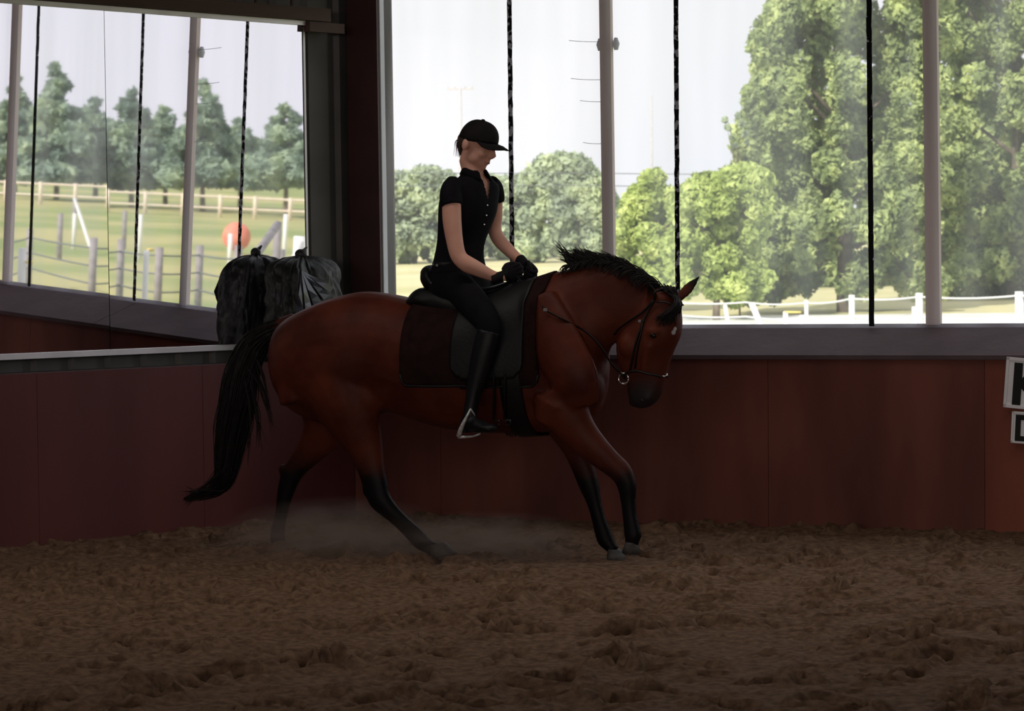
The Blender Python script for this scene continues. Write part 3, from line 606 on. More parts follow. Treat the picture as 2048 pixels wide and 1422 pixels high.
stick(at(1580, 624, 75.5)-np.array([.12, 0, 0]), at(1592, 624.5, 75.5)+np.array([.12, 0, 0]), .05, M['yellow'], name='insulator', label='small yellow insulator by the squat white stake', cat='insulator')
# utility poles and wires
def upole(px, py, D, w, arm, label, lean=0.):
    b = fp(px+lean, D); t = at(px, py, D); e = empty('utility_pole', b, label=label, cat='pole'); mb = MB(); mb.tube([b, (b+t)/2, t], [w/2, w/2, w/2*.8], 10); child('pole', mb, M['poleg'], e, True)
    if arm:
        mb = MB(); c = t-np.array([0, 0, .08]); mb.box(c, (arm/2, .06, .06)); child('crossarm', mb, M['poleg'], e)
        for s in (-.46, -.2, .2, .46): mb = MB(); mb.tube([c+np.array([s*arm, 0, .05]), c+np.array([s*arm, 0, .14]), c+np.array([s*arm, 0, .20])], [.035, .05, .03], 8); child('insulator', mb, M['poleg'], e, True)
    return t
t1 = upole(920, 176, 245, .30, 2.0, 'pale utility pole with a crossarm above the rider cap', 4)
t2 = upole(1303, 190, 235, .16, 0, 'thin pale utility pole right of the slim wooden post', 2)
for y0, y1, lb in ((343, 347, 'upper thin overhead wire crossing the bays behind the rider'), (369, 371, 'lower thin overhead wire crossing the bays behind the rider')):
    rope([at(560, y0-1, 150), at(1160, (y0+y1)/2+1, 150), at(1760, y1, 150)], .022, M['wire'], 'overhead_wire', .05, label=lb, cat='wire')
for i, (yy, xa) in enumerate(((81, 1138), (157, 1142), (201, 1160), (285, 1166))):
    rope([onplane(xa, yy, WA+WN*(OFF+.02), WN), onplane(1209, yy+2, WA+WN*(OFF+.0), WN)], .0016, M['wire'], 'curtain_cord', .004, label='thin slack cord joining the slim post at height %s' % ['nearest the top', 'second from the top', 'third from the top', 'level with the rider cap'][i], cat='cord')
# insulator knobs on the slim post
for s, lb in ((-1, 'small pale knob on the left of the slim post'), (1, 'small pale knob on the right of the slim post')):
    p_ = wall(T1 + s*.052, OFF+.02, float(onplane(1214, 88, WA+WN*OFF, WN)[2])); mb = MB(); mb.tube([(0, 0, -.035), (0, 0, 0), (0, 0, .035)], [.012, .022, .010], 10); o = obj('post_knob', mb.mesh(), M['paletrim'], label=lb, cat='knob'); o.location = p_

# paddock behind the mirror view (all positions are the real ones, outside the long wall)
vp = [(18, 66, 1.25), (62, 74, 1.3), (122, 90, 1.25), (190, 62, 1.3), (245, 66, 1.35), (322, 60, 1.25), (403, 64, 1.3), (480, 58, 1.35), (565, 60, 1.3), (150, 110, 1.2), (250, 104, 1.2), (375, 98, 1.2)]
words = ['at the left mirror edge', 'left of the first reflected strap', 'far out left of the panel joint', 'left of the panel joint', 'just right of the panel joint', 'left of the reflected brown post', 'right of the reflected brown post', 'under the orange drum', 'at the right mirror edge', 'small and far, left in the mirror', 'small and far, mid mirror', 'small and far behind the reflected brown post']
vb = []
for (px, D, h), wd_ in zip(vp, words):
    b = vg(px, D); vb.append(b); upright('paddock_post', b, h, .15, M['fencegrey'], label='grey paddock post in the mirror, '+wd_, cat='fence post')
near = [0, 1, 3, 4, 5, 6, 7, 8]
NB = [vb[i] for i in near]
for fr, lb in ((1.1, 'top'), (.75, 'middle'), (.4, 'bottom')):
    rope([b+np.array([0, 0, fr]) for b in NB], .018, M['wire'], 'fence_wire', .02, label='%s dark wire of the grey paddock fence in the mirror' % lb, cat='wire')
# nearer stakes with pale tops
for px, D, h, wdt, m, lb in ((48, 36, 1.25, .09, 'fencewhite', 'white stake in the mirror near its left edge'), (130, 25.5, .62, .07, 'fencegrey', 'short grey stake just above the reflected ledge, left'), (396, 24.5, .62, .07, 'fencegrey', 'short grey stake just above the reflected ledge, right'), (296, 34, 1.3, .06, 'fencewhite', 'thin pale stake in the mirror behind the second strap')):
    upright('paddock_stake', vg(px, D), h, wdt, M[m], label=lb, cat='stake')
# far rail fence
fr_ = [vg(px, 142) for px in (-60, 10, 80, 150, 215, 290, 365, 440, 510, 580, 650)]
for i, b in enumerate(fr_): upright('rail_fence_post', b, .95, .18, M['fenceyellow'], label='sun bleached post of the far rail fence, %s from the left in the mirror' % ['first', 'second', 'third', 'fourth', 'fifth', 'sixth', 'seventh', 'eighth', 'ninth', 'tenth', 'eleventh'][i], cat='fence post', group='posts of the far rail fence')
for fr, lb in ((.86, 'upper sun bleached rail of the far fence'), (.36, 'lower sun bleached rail of the far fence')):
    rope([b+np.array([0, 0, fr]) for b in fr_], .06, M['fenceyellow'], 'fence_rail', 0, 4, label=lb, cat='rail')
# orange drum lying on its side, white stakes, leaning poles
b = vg(475, 104); e = empty('orange_drum', b, label='round orange-red drum standing in the paddock', cat='drum')
vdir = refl(at(475, 410, 104)) - refl(at(475, 410, 40)); vdir = vdir/np.linalg.norm(vdir); vdir[2] = 0
mb = MB(); cc = b+np.array([0, 0, .52]); mb.tube([cc-vdir*.42, cc-vdir*.38, cc+vdir*.38, cc+vdir*.42], [.40, .45, .45, .40], 28); child('drum_body', mb, M['orange'], e, True)
mb = MB(); mb.tube([cc-vdir*.44, cc-vdir*.41], [.46, .46], 28); child('drum_rim', mb, M['orange'], e, True)
upright('paddock_stake', vg(463, 92), .95, .13, M['fencewhite'], label='white stake standing in front of the orange drum', cat='stake')
upright('paddock_stake', vg(150, 98), 1.05, .12, M['fencewhite'], label='white stake at the foot of the slanting white pole', cat='stake')
upright('paddock_stake', vg(572, 96), 1.5, .13, M['fencewhite'], label='tall white stake right of the orange drum', cat='stake')
upright('paddock_stake', vg(282, 96), 1.3, .12, M['fencewhite'], label='white stake seen beside the second reflected strap', cat='stake')
def vpt(px, py, D): return refl(at(px, py, D))
stick(vg(188, 94), vpt(149, 402, 97), .10, M['fencewhite'], label='slanting white pole far out in the mirror', cat='pole')
stick(vg(395, 44), vpt(555, 446, 50), .13, M['fencegrey'], label='long slanting grey rail in front of the paddock', cat='rail')
stick(vg(520, 42), vpt(604, 478, 44), .10, M['fencewhite'], label='slanting white rail meeting the thick white post', cat='rail')
b = vg(601, 44); stick(b, vpt(601, 470, 44), .19, M['fencewhite'], name='gate_post', label='thick white post at the right edge of the mirror', cat='post')
stick(vg(556, 51), vpt(556, 440, 51), .13, M['fencegrey'], name='gate_post', label='grey post at the top of the slanting grey rail', cat='post')
for px, py, D in ((300, 497, 36), (58, 527, 36)):
    c = vpt(px, py, D); o = stick(c-np.array([.03, .03, 0]), c+np.array([.04, .04, .0]), .035, M['yellow'], name='insulator', label='small yellow insulator on the %s' % ('thin pale stake' if px == 300 else 'white stake near the mirror edge'), cat='insulator')

# ---------------------------------------------------------------- the horse
from mathutils.bvhtree import BVHTree
HMi = Matrix(HM)
hroot = empty('horse', mat=HMi, label='bay horse with black mane, tail and legs cantering under the rider', cat='horse')
hb = MB()
# trunk
slabloft(hb, [(556, 672, 556, 730, .07), (566, 650, 562, 770, .15), (585, 634, 585, 812, .215), (620, 615, 622, 838, .255), (668, 596, 670, 850, .275), (725, 583, 722, 846, .28), (780, 587, 775, 824, .265),
              (835, 598, 832, 840, .28), (895, 603, 895, 857, .29), (955, 600, 955, 864, .285), (1015, 582, 1012, 867, .265), (1065, 562, 1065, 867, .235), (1105, 556, 1110, 862, .215), (1145, 570, 1150, 848, .20), (1182, 610, 1182, 838, .17), (1206, 680, 1200, 815, .11)], n=30, p=2.15)
# neck
slabloft(hb, [(1040, 575, 1165, 845, .15), (1075, 559, 1192, 815, .16), (1108, 546, 1212, 765, .145), (1150, 535, 1212, 725, .12), (1200, 527, 1218, 700, .10), (1245, 533, 1228, 688, .088), (1282, 550, 1238, 680, .08), (1310, 568, 1250, 672, .075)], n=24, p=2.0)
# head
slabloft(hb, [(1322, 574, 1262, 600, .05), (1342, 582, 1250, 640, .075), (1358, 606, 1239, 668, .088), (1363, 636, 1235, 694, .096), (1361, 668, 1236, 715, .092), (1349, 698, 1241, 736, .073), (1339, 726, 1248, 752, .060), (1331, 756, 1254, 770, .053), (1325, 782, 1257, 791, .052), (1315, 801, 1264, 808, .046), (1300, 814, 1278, 818, .028)], n=22, p=2.3)
# cheek plates, eye sockets, nostril rims, chin
for s in (1, -1):
    ball(hb, HP(1258, 692, .075*s), (.052, .03, .060)); ball(hb, HP(1306, 664, .088*s), (.032, .02, .022)); ball(hb, HP(1293, 796, .042*s), (.026, .018, .022))
    # facial crest
    limb(hb, [(1300, 690, .085*s, 6, .012), (1292, 720, .07*s, 6, .012), (1290, 745, .058*s, 5, .010)], k=2)
ball(hb, HP(1268, 806, 0), (.028, .03, .022))
# muscles: shoulders, stifle, buttocks, elbow
for s in (1, -1):
    limb(hb, [(1075, 600, .15*s, 40, .07), (1110, 680, .19*s, 52, .07), (1150, 760, .19*s, 50, .075), (1160, 810, .16*s, 38, .06)], k=3)
    limb(hb, [(1110, 800, .18*s, 42, .07), (1095, 845, .16*s, 28, .06)], k=3)
    ball(hb, HP(715, 780, .15*s), (.16, .095, .17))
    limb(hb, [(600, 680, .12*s, 34, .09), (592, 740, .135*s, 42, .10), (603, 805, .14*s, 46, .10)], k=3)
ball(hb, HP(1180, 775, .05), (.07, .10, .11)); ball(hb, HP(1180, 775, -.05), (.07, .10, .11))
ball(hb, HP(950, 600, 0), (.2, .10, .05))
# near hind leg (right), reaching far under the belly
limb(hb, [(650, 690, .14, 95, .12), (672, 750, .15, 92, .125), (695, 810, .15, 72, .115), (715, 862, .14, 52, .09), (733, 905, .13, 37, .065), (743, 942, .13, 29, .048), (752, 975, .13, 27, .043), (760, 1000, .13, 25, .040), (782, 1024, .13, 19, .032), (803, 1044, .13, 17, .030), (824, 1064, .13, 18, .033), (842, 1082, .13, 19, .036), (858, 1094, .13, 15, .030), (873, 1101, .13, 17, .036)], n=18, k=3)
ball(hb, HP(735, 980, .13), (.028, .026, .040)); 
# far hind leg (left), pushing off behind
limb(hb, [(635, 700, -.14, 75, .12), (645, 770, -.14, 72, .12), (655, 825, -.14, 62, .105), (645, 868, -.14, 45, .085), (620, 902, -.14, 32, .06), (598, 928, -.14, 25, .046), (582, 952, -.14, 23, .042), (573, 978, -.14, 20, .037), (566, 1010, -.14, 16, .030), (560, 1040, -.14, 15, .029), (555, 1066, -.14, 17, .033), (557, 1084, -.14, 17, .034), (566, 1096, -.14, 14, .030), (573, 1102, -.14, 16, .036)], n=18, k=3)
ball(hb, HP(567, 940, -.14), (.028, .026, .034))
# near fore (right), stretched forward
limb(hb, [(1115, 780, .14, 60, .10), (1136, 832, .14, 46, .085), (1162, 870, .13, 37, .068), (1192, 900, .125, 30, .055), (1220, 925, .12, 25, .046), (1243, 946, .12, 23, .043), (1254, 972, .12, 20, .038), (1256, 1000, .12, 16, .030), (1259, 1028, .12, 15, .028), (1263, 1054, .12, 17, .031), (1266, 1072, .12, 18, .035), (1264, 1084, .12, 14, .030), (1262, 1092, .12, 15, .034)], n=18, k=3)
# far fore (left), planted
limb(hb, [(1120, 800, -.10, 55, .095), (1135, 850, -.10, 44, .08), (1152, 890, -.10, 32, .06), (1163, 925, -.10, 25, .048), (1172, 952, -.10, 23, .043), (1179, 974, -.10, 21, .040), (1188, 1004, -.10, 16, .030), (1196, 1034, -.10, 15, .028), (1204, 1060, -.10, 17, .031), (1211, 1080, -.10, 18, .034), (1222, 1094, -.10, 13, .029), (1229, 1103, -.10, 14, .033)], n=18, k=3)
# dock of the tail
limb(hb, [(590, 650, 0, 26, .05), (560, 655, 0, 18, .035), (530, 672, 0, 14, .028), (508, 700, 0, 11, .022)], k=3)
# ears
def ear(bx, by, bv, tx, ty, tv):
    B = HP(bx, by, bv); T = HP(tx, ty, tv); d = T-B; lat = np.cross(d, (0, 1., 0)); lat /= np.linalg.norm(lat); n = np.cross(lat, d); n /= np.linalg.norm(n); c, a, b = [], [], []
    for s, w in ((-.1, .020), (.15, .026), (.45, .032), (.72, .023), (.9, .011), (1, .004)):
        c.append(B+d*s + n*.004*math.sin(s*3)); a.append(lat*w); b.append(n*.013*(1.1-s*.6))
    loft(hb, c, a, b, 14, 3)
ear(1354, 600, -.055, 1400, 551, -.09); ear(1306, 606, .065, 1299, 566, .115)
hbody = melt(hb, .0085, 16, .5, 'horse_body')
muzz = tuple(HP(1288, 800, 0)); stars = [(tuple(HP(1348, 665, .05)), .015), (tuple(HP(1351, 658, .045)), .013)]
M['coat'] = coat_mat(muzz, stars, [tuple(HP(1397, 555, -.09)), tuple(HP(1298, 568, .115))])
obj('body', hbody, M['coat'], hroot)
hv = np.empty(len(hbody.vertices)*3); hbody.vertices.foreach_get('co', hv); hv = hv.reshape(-1, 3)
HT = BVHTree.FromPolygons([tuple(v) for v in hv], [tuple(p.vertices) for p in hbody.polygons])
def side_hit(x, z, s, off=.0):    # s=+1: horse's right side (towards the camera)
    h = HT.ray_cast(Vector((x, -1.2*s, z)), Vector((0, s, 0)))
    return None if h[0] is None else np.array(h[0]) + np.array(h[1])*off
def sidepix(px, py, s=1, off=.01, v=.08):
    q = HP(px, py, v); 
    for _ in range(4):
        h = side_hit(q[0], q[2], s, off)
        if h is None: return q if s > 0 else q*np.array([1, -1, 1])
        if s > 0: q = HP(px, py, -h[1])
    return h if s > 0 else side_hit(q[0], q[2], s, off)
def hoof(top, toe, heel, v, w, m, name='hoof', **k):
    T = HP(*top, v); A = HP(*toe, v); B = HP(*heel, v); c = (A+B)/2; L = (A-B); l = np.linalg.norm(L)/2; f = L/np.linalg.norm(L); up = T-c; mb = MB(); lat = np.array([0, 1., 0]); R = []
    for s, q in ((0, .94), (.08, 1.0), (.5, .86), (.85, .70), (1, .62)):
        th = np.linspace(0, 2*np.pi, 20, endpoint=False); cc = c+up*s
        R.append([cc + f*math.cos(a)*l*q*(1 if math.cos(a) > 0 else .8) + lat*math.sin(a)*w*q for a in th])
    mb.rings(R); return obj(name, mb.mesh(), m, hroot, **k)
hoof((874, 1088), (914, 1108), (862, 1118), .13, .058, M['hoof'])
hoof((572, 1086), (602, 1108), (551, 1108), -.14, .058, M['hoof'])
hoof((1262, 1084), (1280, 1109), (1242, 1105), .12, .056, M['hoof'])
hoof((1228, 1098), (1252, 1121), (1211, 1117), -.10, .056, M['hoofpale'])
for s in (1, -1):
    e = sidepix(1307, 672, s, -.006, .09); mb = MB(); ball(mb, e, (.018, .014, .015)); obj('eye', mb.mesh(), mat('horse_eye', (.012, .008, .006), rough=.08), hroot)
    e = sidepix(1284, 801, s, .001, .05); mb = MB(); ball(mb, e, (.011, .004, .008)); obj('nostril', mb.mesh(), M['ink'], hroot)

def strands(paths, r0, n=5, name='hair'):
    mb = MB()
    for P in paths:
        P = crom(P, n); k = len(P); mb.tube(P, r0*np.linspace(1, .15, k)*(0.6+.8*random.random()), 4)
    return mb.mesh(name)
J = lambda a: rng.normal(0, a, 3)
# mane, blown upwards along the crest
crest = [(1146, 538), (1170, 532), (1200, 528), (1245, 534), (1282, 550), (1318, 571)]
cu_ = crom(np.array([HP(x, y+5, 0) for x, y in crest]), 12); paths = []
for i in range(720):
    t = rng.random(); j = t*(len(cu_)-1); b = cu_[int(j)] + (cu_[min(int(j)+1, len(cu_)-1)]-cu_[int(j)])*(j-int(j)); b = b + np.array([0, rng.normal(-.004, .014), 0])
    back = np.array([-1., 0, .25]); up = np.array([0, 0, 1.]); side = np.array([0, -1., 0]); lenf = .085+.05*rng.random()
    if t < .42 and rng.random() < .45:   # flying locks near the withers
        lock = int(t*9)/9; L = .075+.05*rng.random() + .035*(lock < .1) - .04*lock; d = back*(.55+.25*math.sin(lock*40)) + up*(.80+.2*math.sin(lock*23)); d /= np.linalg.norm(d); paths.append([b, b+d*L*.35+J(.004), b+d*L*.7+J(.006), b+d*L*1.0+back*.02+J(.009)])
    else:
        h_ = (.035+.045*rng.random())*(1-.35*t); lat_ = rng.normal(-.004, .010)
        if rng.random() < .62: paths.append([b-up*.012, b+up*h_*.5+np.array([0, lat_*.5, 0]), b+up*h_*.9+back*.025+np.array([0, lat_, 0]), b+up*h_*(.85+.3*rng.random())+back*(.05+.05*rng.random())+np.array([0, lat_*1.5, 0])])
        else: paths.append([b-up*.012, b+up*.025+side*.010+J(.003), b+side*(.045+.02*rng.random())+back*.03+up*.012+J(.004), b+side*(.07+.02*rng.random())-up*.03+back*.05+J(.005)])
mm = obj('mane', strands(paths, .0042), M['hairblack'], hroot)
# forelock over the brow
paths = []
for i in range(420):
    b = HP(1333+rng.normal(0, 8), 578+rng.normal(0, 3), rng.normal(0, .025)); sp = rng.uniform(-1, 1.); 
    e1 = HP(1352-8*abs(sp), 606, .03+.05*sp); e2 = HP(1350-22*max(0, sp), 630, .085*sp+.02); e3 = HP(1345-34*max(0, sp)+rng.normal(0, 4), 632+rng.uniform(0, 24), .10*sp+.02)
    o1 = np.array([.018, 0, .008]); paths.append([b, e1+o1*1.2+J(.003), e2+o1+np.array([0, -.02*(sp > 0), 0])+J(.004), e3+o1*.8+np.array([0, -.03*(sp > 0), 0])+J(.006)])
obj('forelock', strands(paths, .0040), M['hairblack'], hroot)
# tail, swung back and down with a curled tip
tp = [(572, 652), (545, 660), (510, 690), (487, 740), (476, 800), (464, 860), (456, 920), (448, 960), (428, 982), (400, 992), (370, 999)]
tw = [10, 17, 27, 34, 36, 33, 26, 20, 13, 7, 3]
tl = [.03, .04, .06, .07, .08, .08, .07, .06, .045, .03, .015]
cc = np.array([HP(x, y, 0) for x, y in tp]); mb = MB(); T = np.gradient(cc, axis=0); a, b = [], []
for t, w, l in zip(T, tw, tl):
    t = t/np.linalg.norm(t); d = np.cross(t, (0, 1., 0)); d /= np.linalg.norm(d); a.append(d*w*.66/400); b.append(np.array([0, l*.7, 0]))
loft(mb, cc, a, b, 16, 4); paths = []
for i in range(430):
    ang = rng.uniform(0, 6.283); q = math.sqrt(rng.random())*.95+.12; st = int(rng.integers(0, 3)); en = int(rng.integers(7, 12)) if rng.random() < .75 else int(rng.integers(5, 9)); P = []
    dx, dl = math.cos(ang)*q, math.sin(ang)*q; f0 = rng.uniform(0, 6)
    for k in range(st, min(en, 11)):
        tt_ = T[k]/np.linalg.norm(T[k]); d = np.cross(tt_, (0, 1., 0)); d /= np.linalg.norm(d); P.append(cc[k]+d*tw[k]/400*dx+np.array([0, tl[k]*dl, 0])+J(.003)+d*.006*math.sin(k*1.3+f0))
    if len(P) > 2: paths.append(P)
# loose locks hanging off the front of the tail
for bx, by, ex, ey, n in ((500, 720, 545, 850, 16), (495, 760, 519, 888, 16), (490, 770, 497, 905, 16), (505, 700, 537, 810, 12), (470, 790, 436, 905, 8), (478, 740, 445, 790, 8), (440, 975, 368, 990, 16), (450, 940, 375, 1002, 16)):
    for i in range(n):
        v = rng.normal(0, .03); m_ = ((bx+ex)/2+rng.normal(0, 3)+(6 if ex > bx else -4), (by+ey)/2); P = [HP(bx+rng.normal(0, 5), by+rng.normal(0, 8), v), HP(*m_, v+.01), HP(ex+rng.normal(0, 4), ey+rng.normal(0, 10), v+.01)]; paths.append(P)
me2 = strands(paths, .0038); 
tb_ = MB(); v_ = np.empty(len(me2.vertices)*3); me2.vertices.foreach_get('co', v_); tb_.v = mb.v[:]; tb_.f = mb.f[:]; tb_.n = mb.n; tb_.add(v_.reshape(-1, 3), [tuple(p.vertices) for p in me2.polygons])
obj('tail', tb_.mesh(), M['hairblack'], hroot)

# ---------------------------------------------------------------- tack
def wrap_grid(xs, zc, ths, off, lims=None):
    """shell points around the trunk: for every x cast towards the axis (x, 0, zc) at each angle (0 = up, + = right side)"""
    G = []
    for x in xs:
        row = []
        for th in ths:
            d = np.array([0, -math.sin(th), math.cos(th)]); c = np.array([x, 0, zc]); h = HT.ray_cast(Vector(c+d*1.1), Vector(-d)); p = np.array(h[0]) if h[0] is not None else c+d*.25
            r = np.dot(p-c, d); row.append((r, d))
        G.append(row)
    R = np.array([[q[0] for q in row] for row in G])
    for _ in range(3): R[1:-1] = (R[:-2]+R[1:-1]*2+R[2:])/4; R[:, 1:-1] = (R[:, :-2]+R[:, 1:-1]*2+R[:, 2:])/4
    return np.array([[np.array([x, 0, zc])+d*(R[i, j]+off) for j, (_, d) in enumerate(row)] for i, (x, row) in enumerate(zip(xs, G))])
def shell(G, thick, zc):
    G = np.array(G); n, k = G.shape[:2]; c = G.copy(); c[..., 1] = 0; c[..., 2] = zc; d = G-c; d /= np.linalg.norm(d, axis=2)[..., None]; O = G+d*thick; mb = MB(); V = np.concatenate([G.reshape(-1, 3), O.reshape(-1, 3)]); N_ = n*k; f = []
    for i in range(n-1):
        for j in range(k-1):
            a = i*k+j; f.append((a, a+1, a+k+1, a+k)); f.append((N_+a, N_+a+k, N_+a+k+1, N_+a+1))
    edge = [(i*k, (i+1)*k) for i in range(n-1)] + [((n-1)*k+j, (n-1)*k+j+1) for j in range(k-1)] + [((i+1)*k+k-1, i*k+k-1) for i in range(n-1)] + [(j+1, j) for j in range(k-1)]
    for a, b in edge: f.append((a, b, N_+b, N_+a))
    return mb.add(V, f)
zc = float(HP(930, 735, 0)[2])
def theta_for(px, py, v=.3): q = HP(px, py, v); return q[0], math.atan2(v, q[2]-zc)
x0 = HP(798, 700, .30)[0]; x1 = HP(1068, 700, .27)[0]; zb1 = HP(930, 772, .30)[2]
def padgrid(xa, xb, zbot, off, nx, nt, corner=.05, zc=zc, dip=0):
    xs = np.linspace(xa, xb, nx); ths_all = []
    G = []
    base = wrap_grid(xs, zc, np.linspace(-2.0, 2.0, 81), off)
    th = np.linspace(-2.0, 2.0, 81)
    for i, x in enumerate(xs):
        e = min(x-xa, xb-x); zl = zbot + dip*((x-xa)/(xb-xa)) + (corner*(1-math.sqrt(max(0, 1-(1-e/corner)**2))) if e < corner else 0)
        zz = base[i, :, 2]; r = np.argmax((zz[40:] < zl)) + 40; r = r if zz[r] < zl else 80; l = 80-r
        tq = np.linspace(th[l], th[r], nt); G.append(np.stack([np.interp(tq, th, base[i, :, c]) for c in range(3)], -1))
    return G
pad = empty('saddle_pad', mat=HMi @ Matrix.Translation((0, 0, 0)), label='dark brown square saddle pad on the bay horse back', cat='saddle pad')
obj('quilted_cloth', shell(padgrid(x0, x1, zb1, .006, 40, 60, .06), .012, zc).mesh(), M['pad'], pad)
gb = padgrid(x0, x1, zb1, .010, 60, 80, .06); 
edge_pts = [g[-1] for g in gb]; mb = MB(); mb.tube([p+np.array([0, -.006, 0]) for p in edge_pts], .006, 6); mb.tube([g[0]+np.array([0, .006, 0]) for g in gb], .006, 6); obj('binding', mb.mesh(), M['leather'], pad)
# saddle
sad = empty('saddle', mat=HMi, label='black leather saddle with girth and stirrups under the rider', cat='saddle')
fx0, fx1 = HP(900, 700, .30)[0], HP(1038, 700, .29)[0]; zf1 = HP(960, 758, .30)[2]
G = padgrid(fx0, fx1, zf1, .022, 30, 60, .09); k = len(G[0]); 
obj('saddle_flap', shell([g[k//2+3:] for g in G], .010, zc).mesh(), M['leather'], sad); obj('saddle_flap', shell([g[:k//2-2] for g in G], .010, zc).mesh(), M['leather'], sad)
sm = MB()
slabloft(sm, [(826, 592, 830, 622, .10), (848, 574, 852, 626, .15), (885, 582, 885, 622, .165), (940, 588, 940, 616, .16), (1000, 580, 1000, 605, .14), (1045, 566, 1045, 592, .10)], n=20)
for s in (1, -1): slabloft(sm, [(822, 590, 824, 614, .035, .07*s), (838, 576, 842, 628, .05, .09*s), (870, 582, 878, 634, .055, .11*s), (920, 600, 930, 640, .05, .13*s)], n=16)
obj('panel', melt(sm, .01, 5), M['leather'], sad)
sm = MB(); slabloft(sm, [(852, 532, 862, 585, .10), (868, 530, 884, 590, .135), (888, 556, 900, 595, .15), (925, 572, 930, 600, .14), (975, 574, 975, 600, .12), (1018, 562, 1018, 592, .10), (1042, 548, 1048, 582, .06)], n=20); obj('seat', melt(sm, .01, 4), M['leather'], sad)
cr_ = MB(); pts = [HP(857+12*abs(a), 541+30*abs(a)**1.5, .12*a) for a in np.linspace(-1, 1, 15)]; cr_.tube(pts, [.026]*15, 10); obj('highlight_rim', cr_.mesh(), M['cantle_highlight'], sad, label='cantle rim with painted blue highlight')  # blue highlight on the cantle, painted as the colour of an added rim
# girth strap around the belly with billets and buckles
gx = HP(1015, 800, .27)[0]; ths = np.linspace(1.15, 2*math.pi-1.15, 60); W2 = wrap_grid(np.linspace(gx-.05, gx+.055, 6), zc, ths, .006)
obj('girth', shell(W2, .012, zc).mesh(), M['leather'], sad)
for px in (990, 1012):
    P = [sidepix(px-4, y, 1, .03, .30) for y in (740, 765, 790, 812, 830)]; mb = MB(); mb.tube(P, .011, 8, .5); obj('billet_strap', mb.mesh(), M['leather'], sad)
    c = sidepix(px+2, 832, 1, .034, .29); mb = MB(); mb.box(c, (.014, .004, .004)); mb.box(c+np.array([0, .0, -.022]), (.014, .003, .003)); mb.box(c+np.array([-.013, 0, -.011]), (.0025, .003, .011)); mb.box(c+np.array([.013, 0, -.011]), (.0025, .003, .011)); obj('buckle', mb.mesh(smooth=False), M['steel'], sad)
# fringe under the girth
mb = MB()
for i in range(16):
    c = HP(1012+i*2.3, 862, .03); mb.tube([c, c+np.array([rng.normal(0, .004), 0, -.012]), c+np.array([rng.normal(.004, .006), 0, -.022-.012*rng.random()])], [.004, .004, .001], 5)
obj('girth_fringe', mb.mesh(), M['hairblack'], sad)

# ---------------------------------------------------------------- rider
rroot = empty('person', mat=HMi @ Matrix.Translation((0, 0, 0)), label='person in black cap, polo shirt, breeches and gloves riding the bay horse', cat='person')
HYW = -math.radians(19)    # upper body turned towards the horse's right
fw = np.array([math.cos(HYW), math.sin(HYW), 0]); lf = np.array([-math.sin(HYW), math.cos(HYW), 0])
def torso(mb, st, grow=1., add=0.):
    c, a, b = [], [], []
    for (y, x, d, w) in st: c.append(HP(x, y, 0)); a.append(fw*(d*grow+add)); b.append(lf*(w*grow+add))
    return loft(mb, c, a, b, 28, 4, 2.3)
TS = [(352, 948, .050, .062), (362, 946, .072, .118), (376, 943, .088, .158), (400, 938, .105, .160), (425, 935, .112, .152), (455, 929, .104, .136), (485, 922, .094, .122), (515, 918, .096, .128), (545, 918, .112, .150), (575, 920, .125, .165), (600, 925, .12, .155)]
rb = MB(); torso(rb, TS, .93)
near_arm = [(902, 372, .165, 17, .042), (903, 400, .19, 19, .046), (904, 440, .20, 19, .046), (909, 480, .205, 17, .042), (917, 512, .205, 16, .040), (934, 528, .195, 17, .042), (955, 538, .165, 15, .037), (978, 549, .13, 12, .030), (996, 554, .11, 10, .025), (1012, 552, .10, 10, .022)]
far_arm = [(988, 372, -.165, 15, .040), (990, 400, -.19, 15, .042), (990, 430, -.20, 15, .041), (989, 458, -.20, 14, .038), (997, 478, -.19, 14, .037), (1013, 496, -.17, 13, .034), (1030, 512, -.14, 11, .029), (1044, 524, -.115, 9.5, .025), (1054, 534, -.10, 9, .022)]
limb(rb, near_arm, n=16, k=3); limb(rb, far_arm, n=16, k=3)
# head and face
PH = math.radians(20); HS = 1.08; HC = HP(951, 283, 0); HY2 = -math.radians(4)
def hp_(x, y, z):
    x, y, z = x*HS, y*HS, z*HS; x, z = x*math.cos(PH)+z*math.sin(PH), -x*math.sin(PH)+z*math.cos(PH); x, y = x*math.cos(HY2)-y*math.sin(HY2), x*math.sin(HY2)+y*math.cos(HY2); return HC+np.array([x, y, z])
HRm = np.stack([hp_(1, 0, 0)-HC, hp_(0, 1, 0)-HC, hp_(0, 0, 1)-HC], 1)/HS
def hball(mb, c, r): ball(mb, hp_(*c), np.array(r)*HS, 12, HRm)
hball(rb, (.008, 0, .020), (.086, .073, .084)); hball(rb, (.032, 0, -.030), (.066, .058, .070)); hball(rb, (.046, 0, -.078), (.044, .043, .034)); hball(rb, (.072, 0, -.100), (.019, .020, .015))
hball(rb, (.088, 0, -.066), (.013, .022, .012)); hball(rb, (.088, 0, -.078), (.010, .018, .007))
mbn = [hp_(.092, 0, .012), hp_(.104, 0, -.012), hp_(.114, 0, -.032), hp_(.100, 0, -.048)]; rb.tube(mbn, [.009, .010, .014, .010], 10)
for s in (1, -1):
    hball(rb, (.066, .034*s, -.036), (.026, .022, .024)); hball(rb, (.086, .026*s, .014), (.012, .022, .007)); hball(rb, (-.004, .076*s, -.016), (.019, .012, .031)); hball(rb, (.102, .009*s, -.042), (.010, .007, .007)); hball(rb, (.028, .036*s, -.058), (.046, .022, .038))
c_n = [hp_(.004, 0, -.045), hp_(-.004, 0, -.095), HP(948, 352, 0), HP(945, 368, 0)]; rb.tube(c_n, [.055, .050, .053, .062], 16)
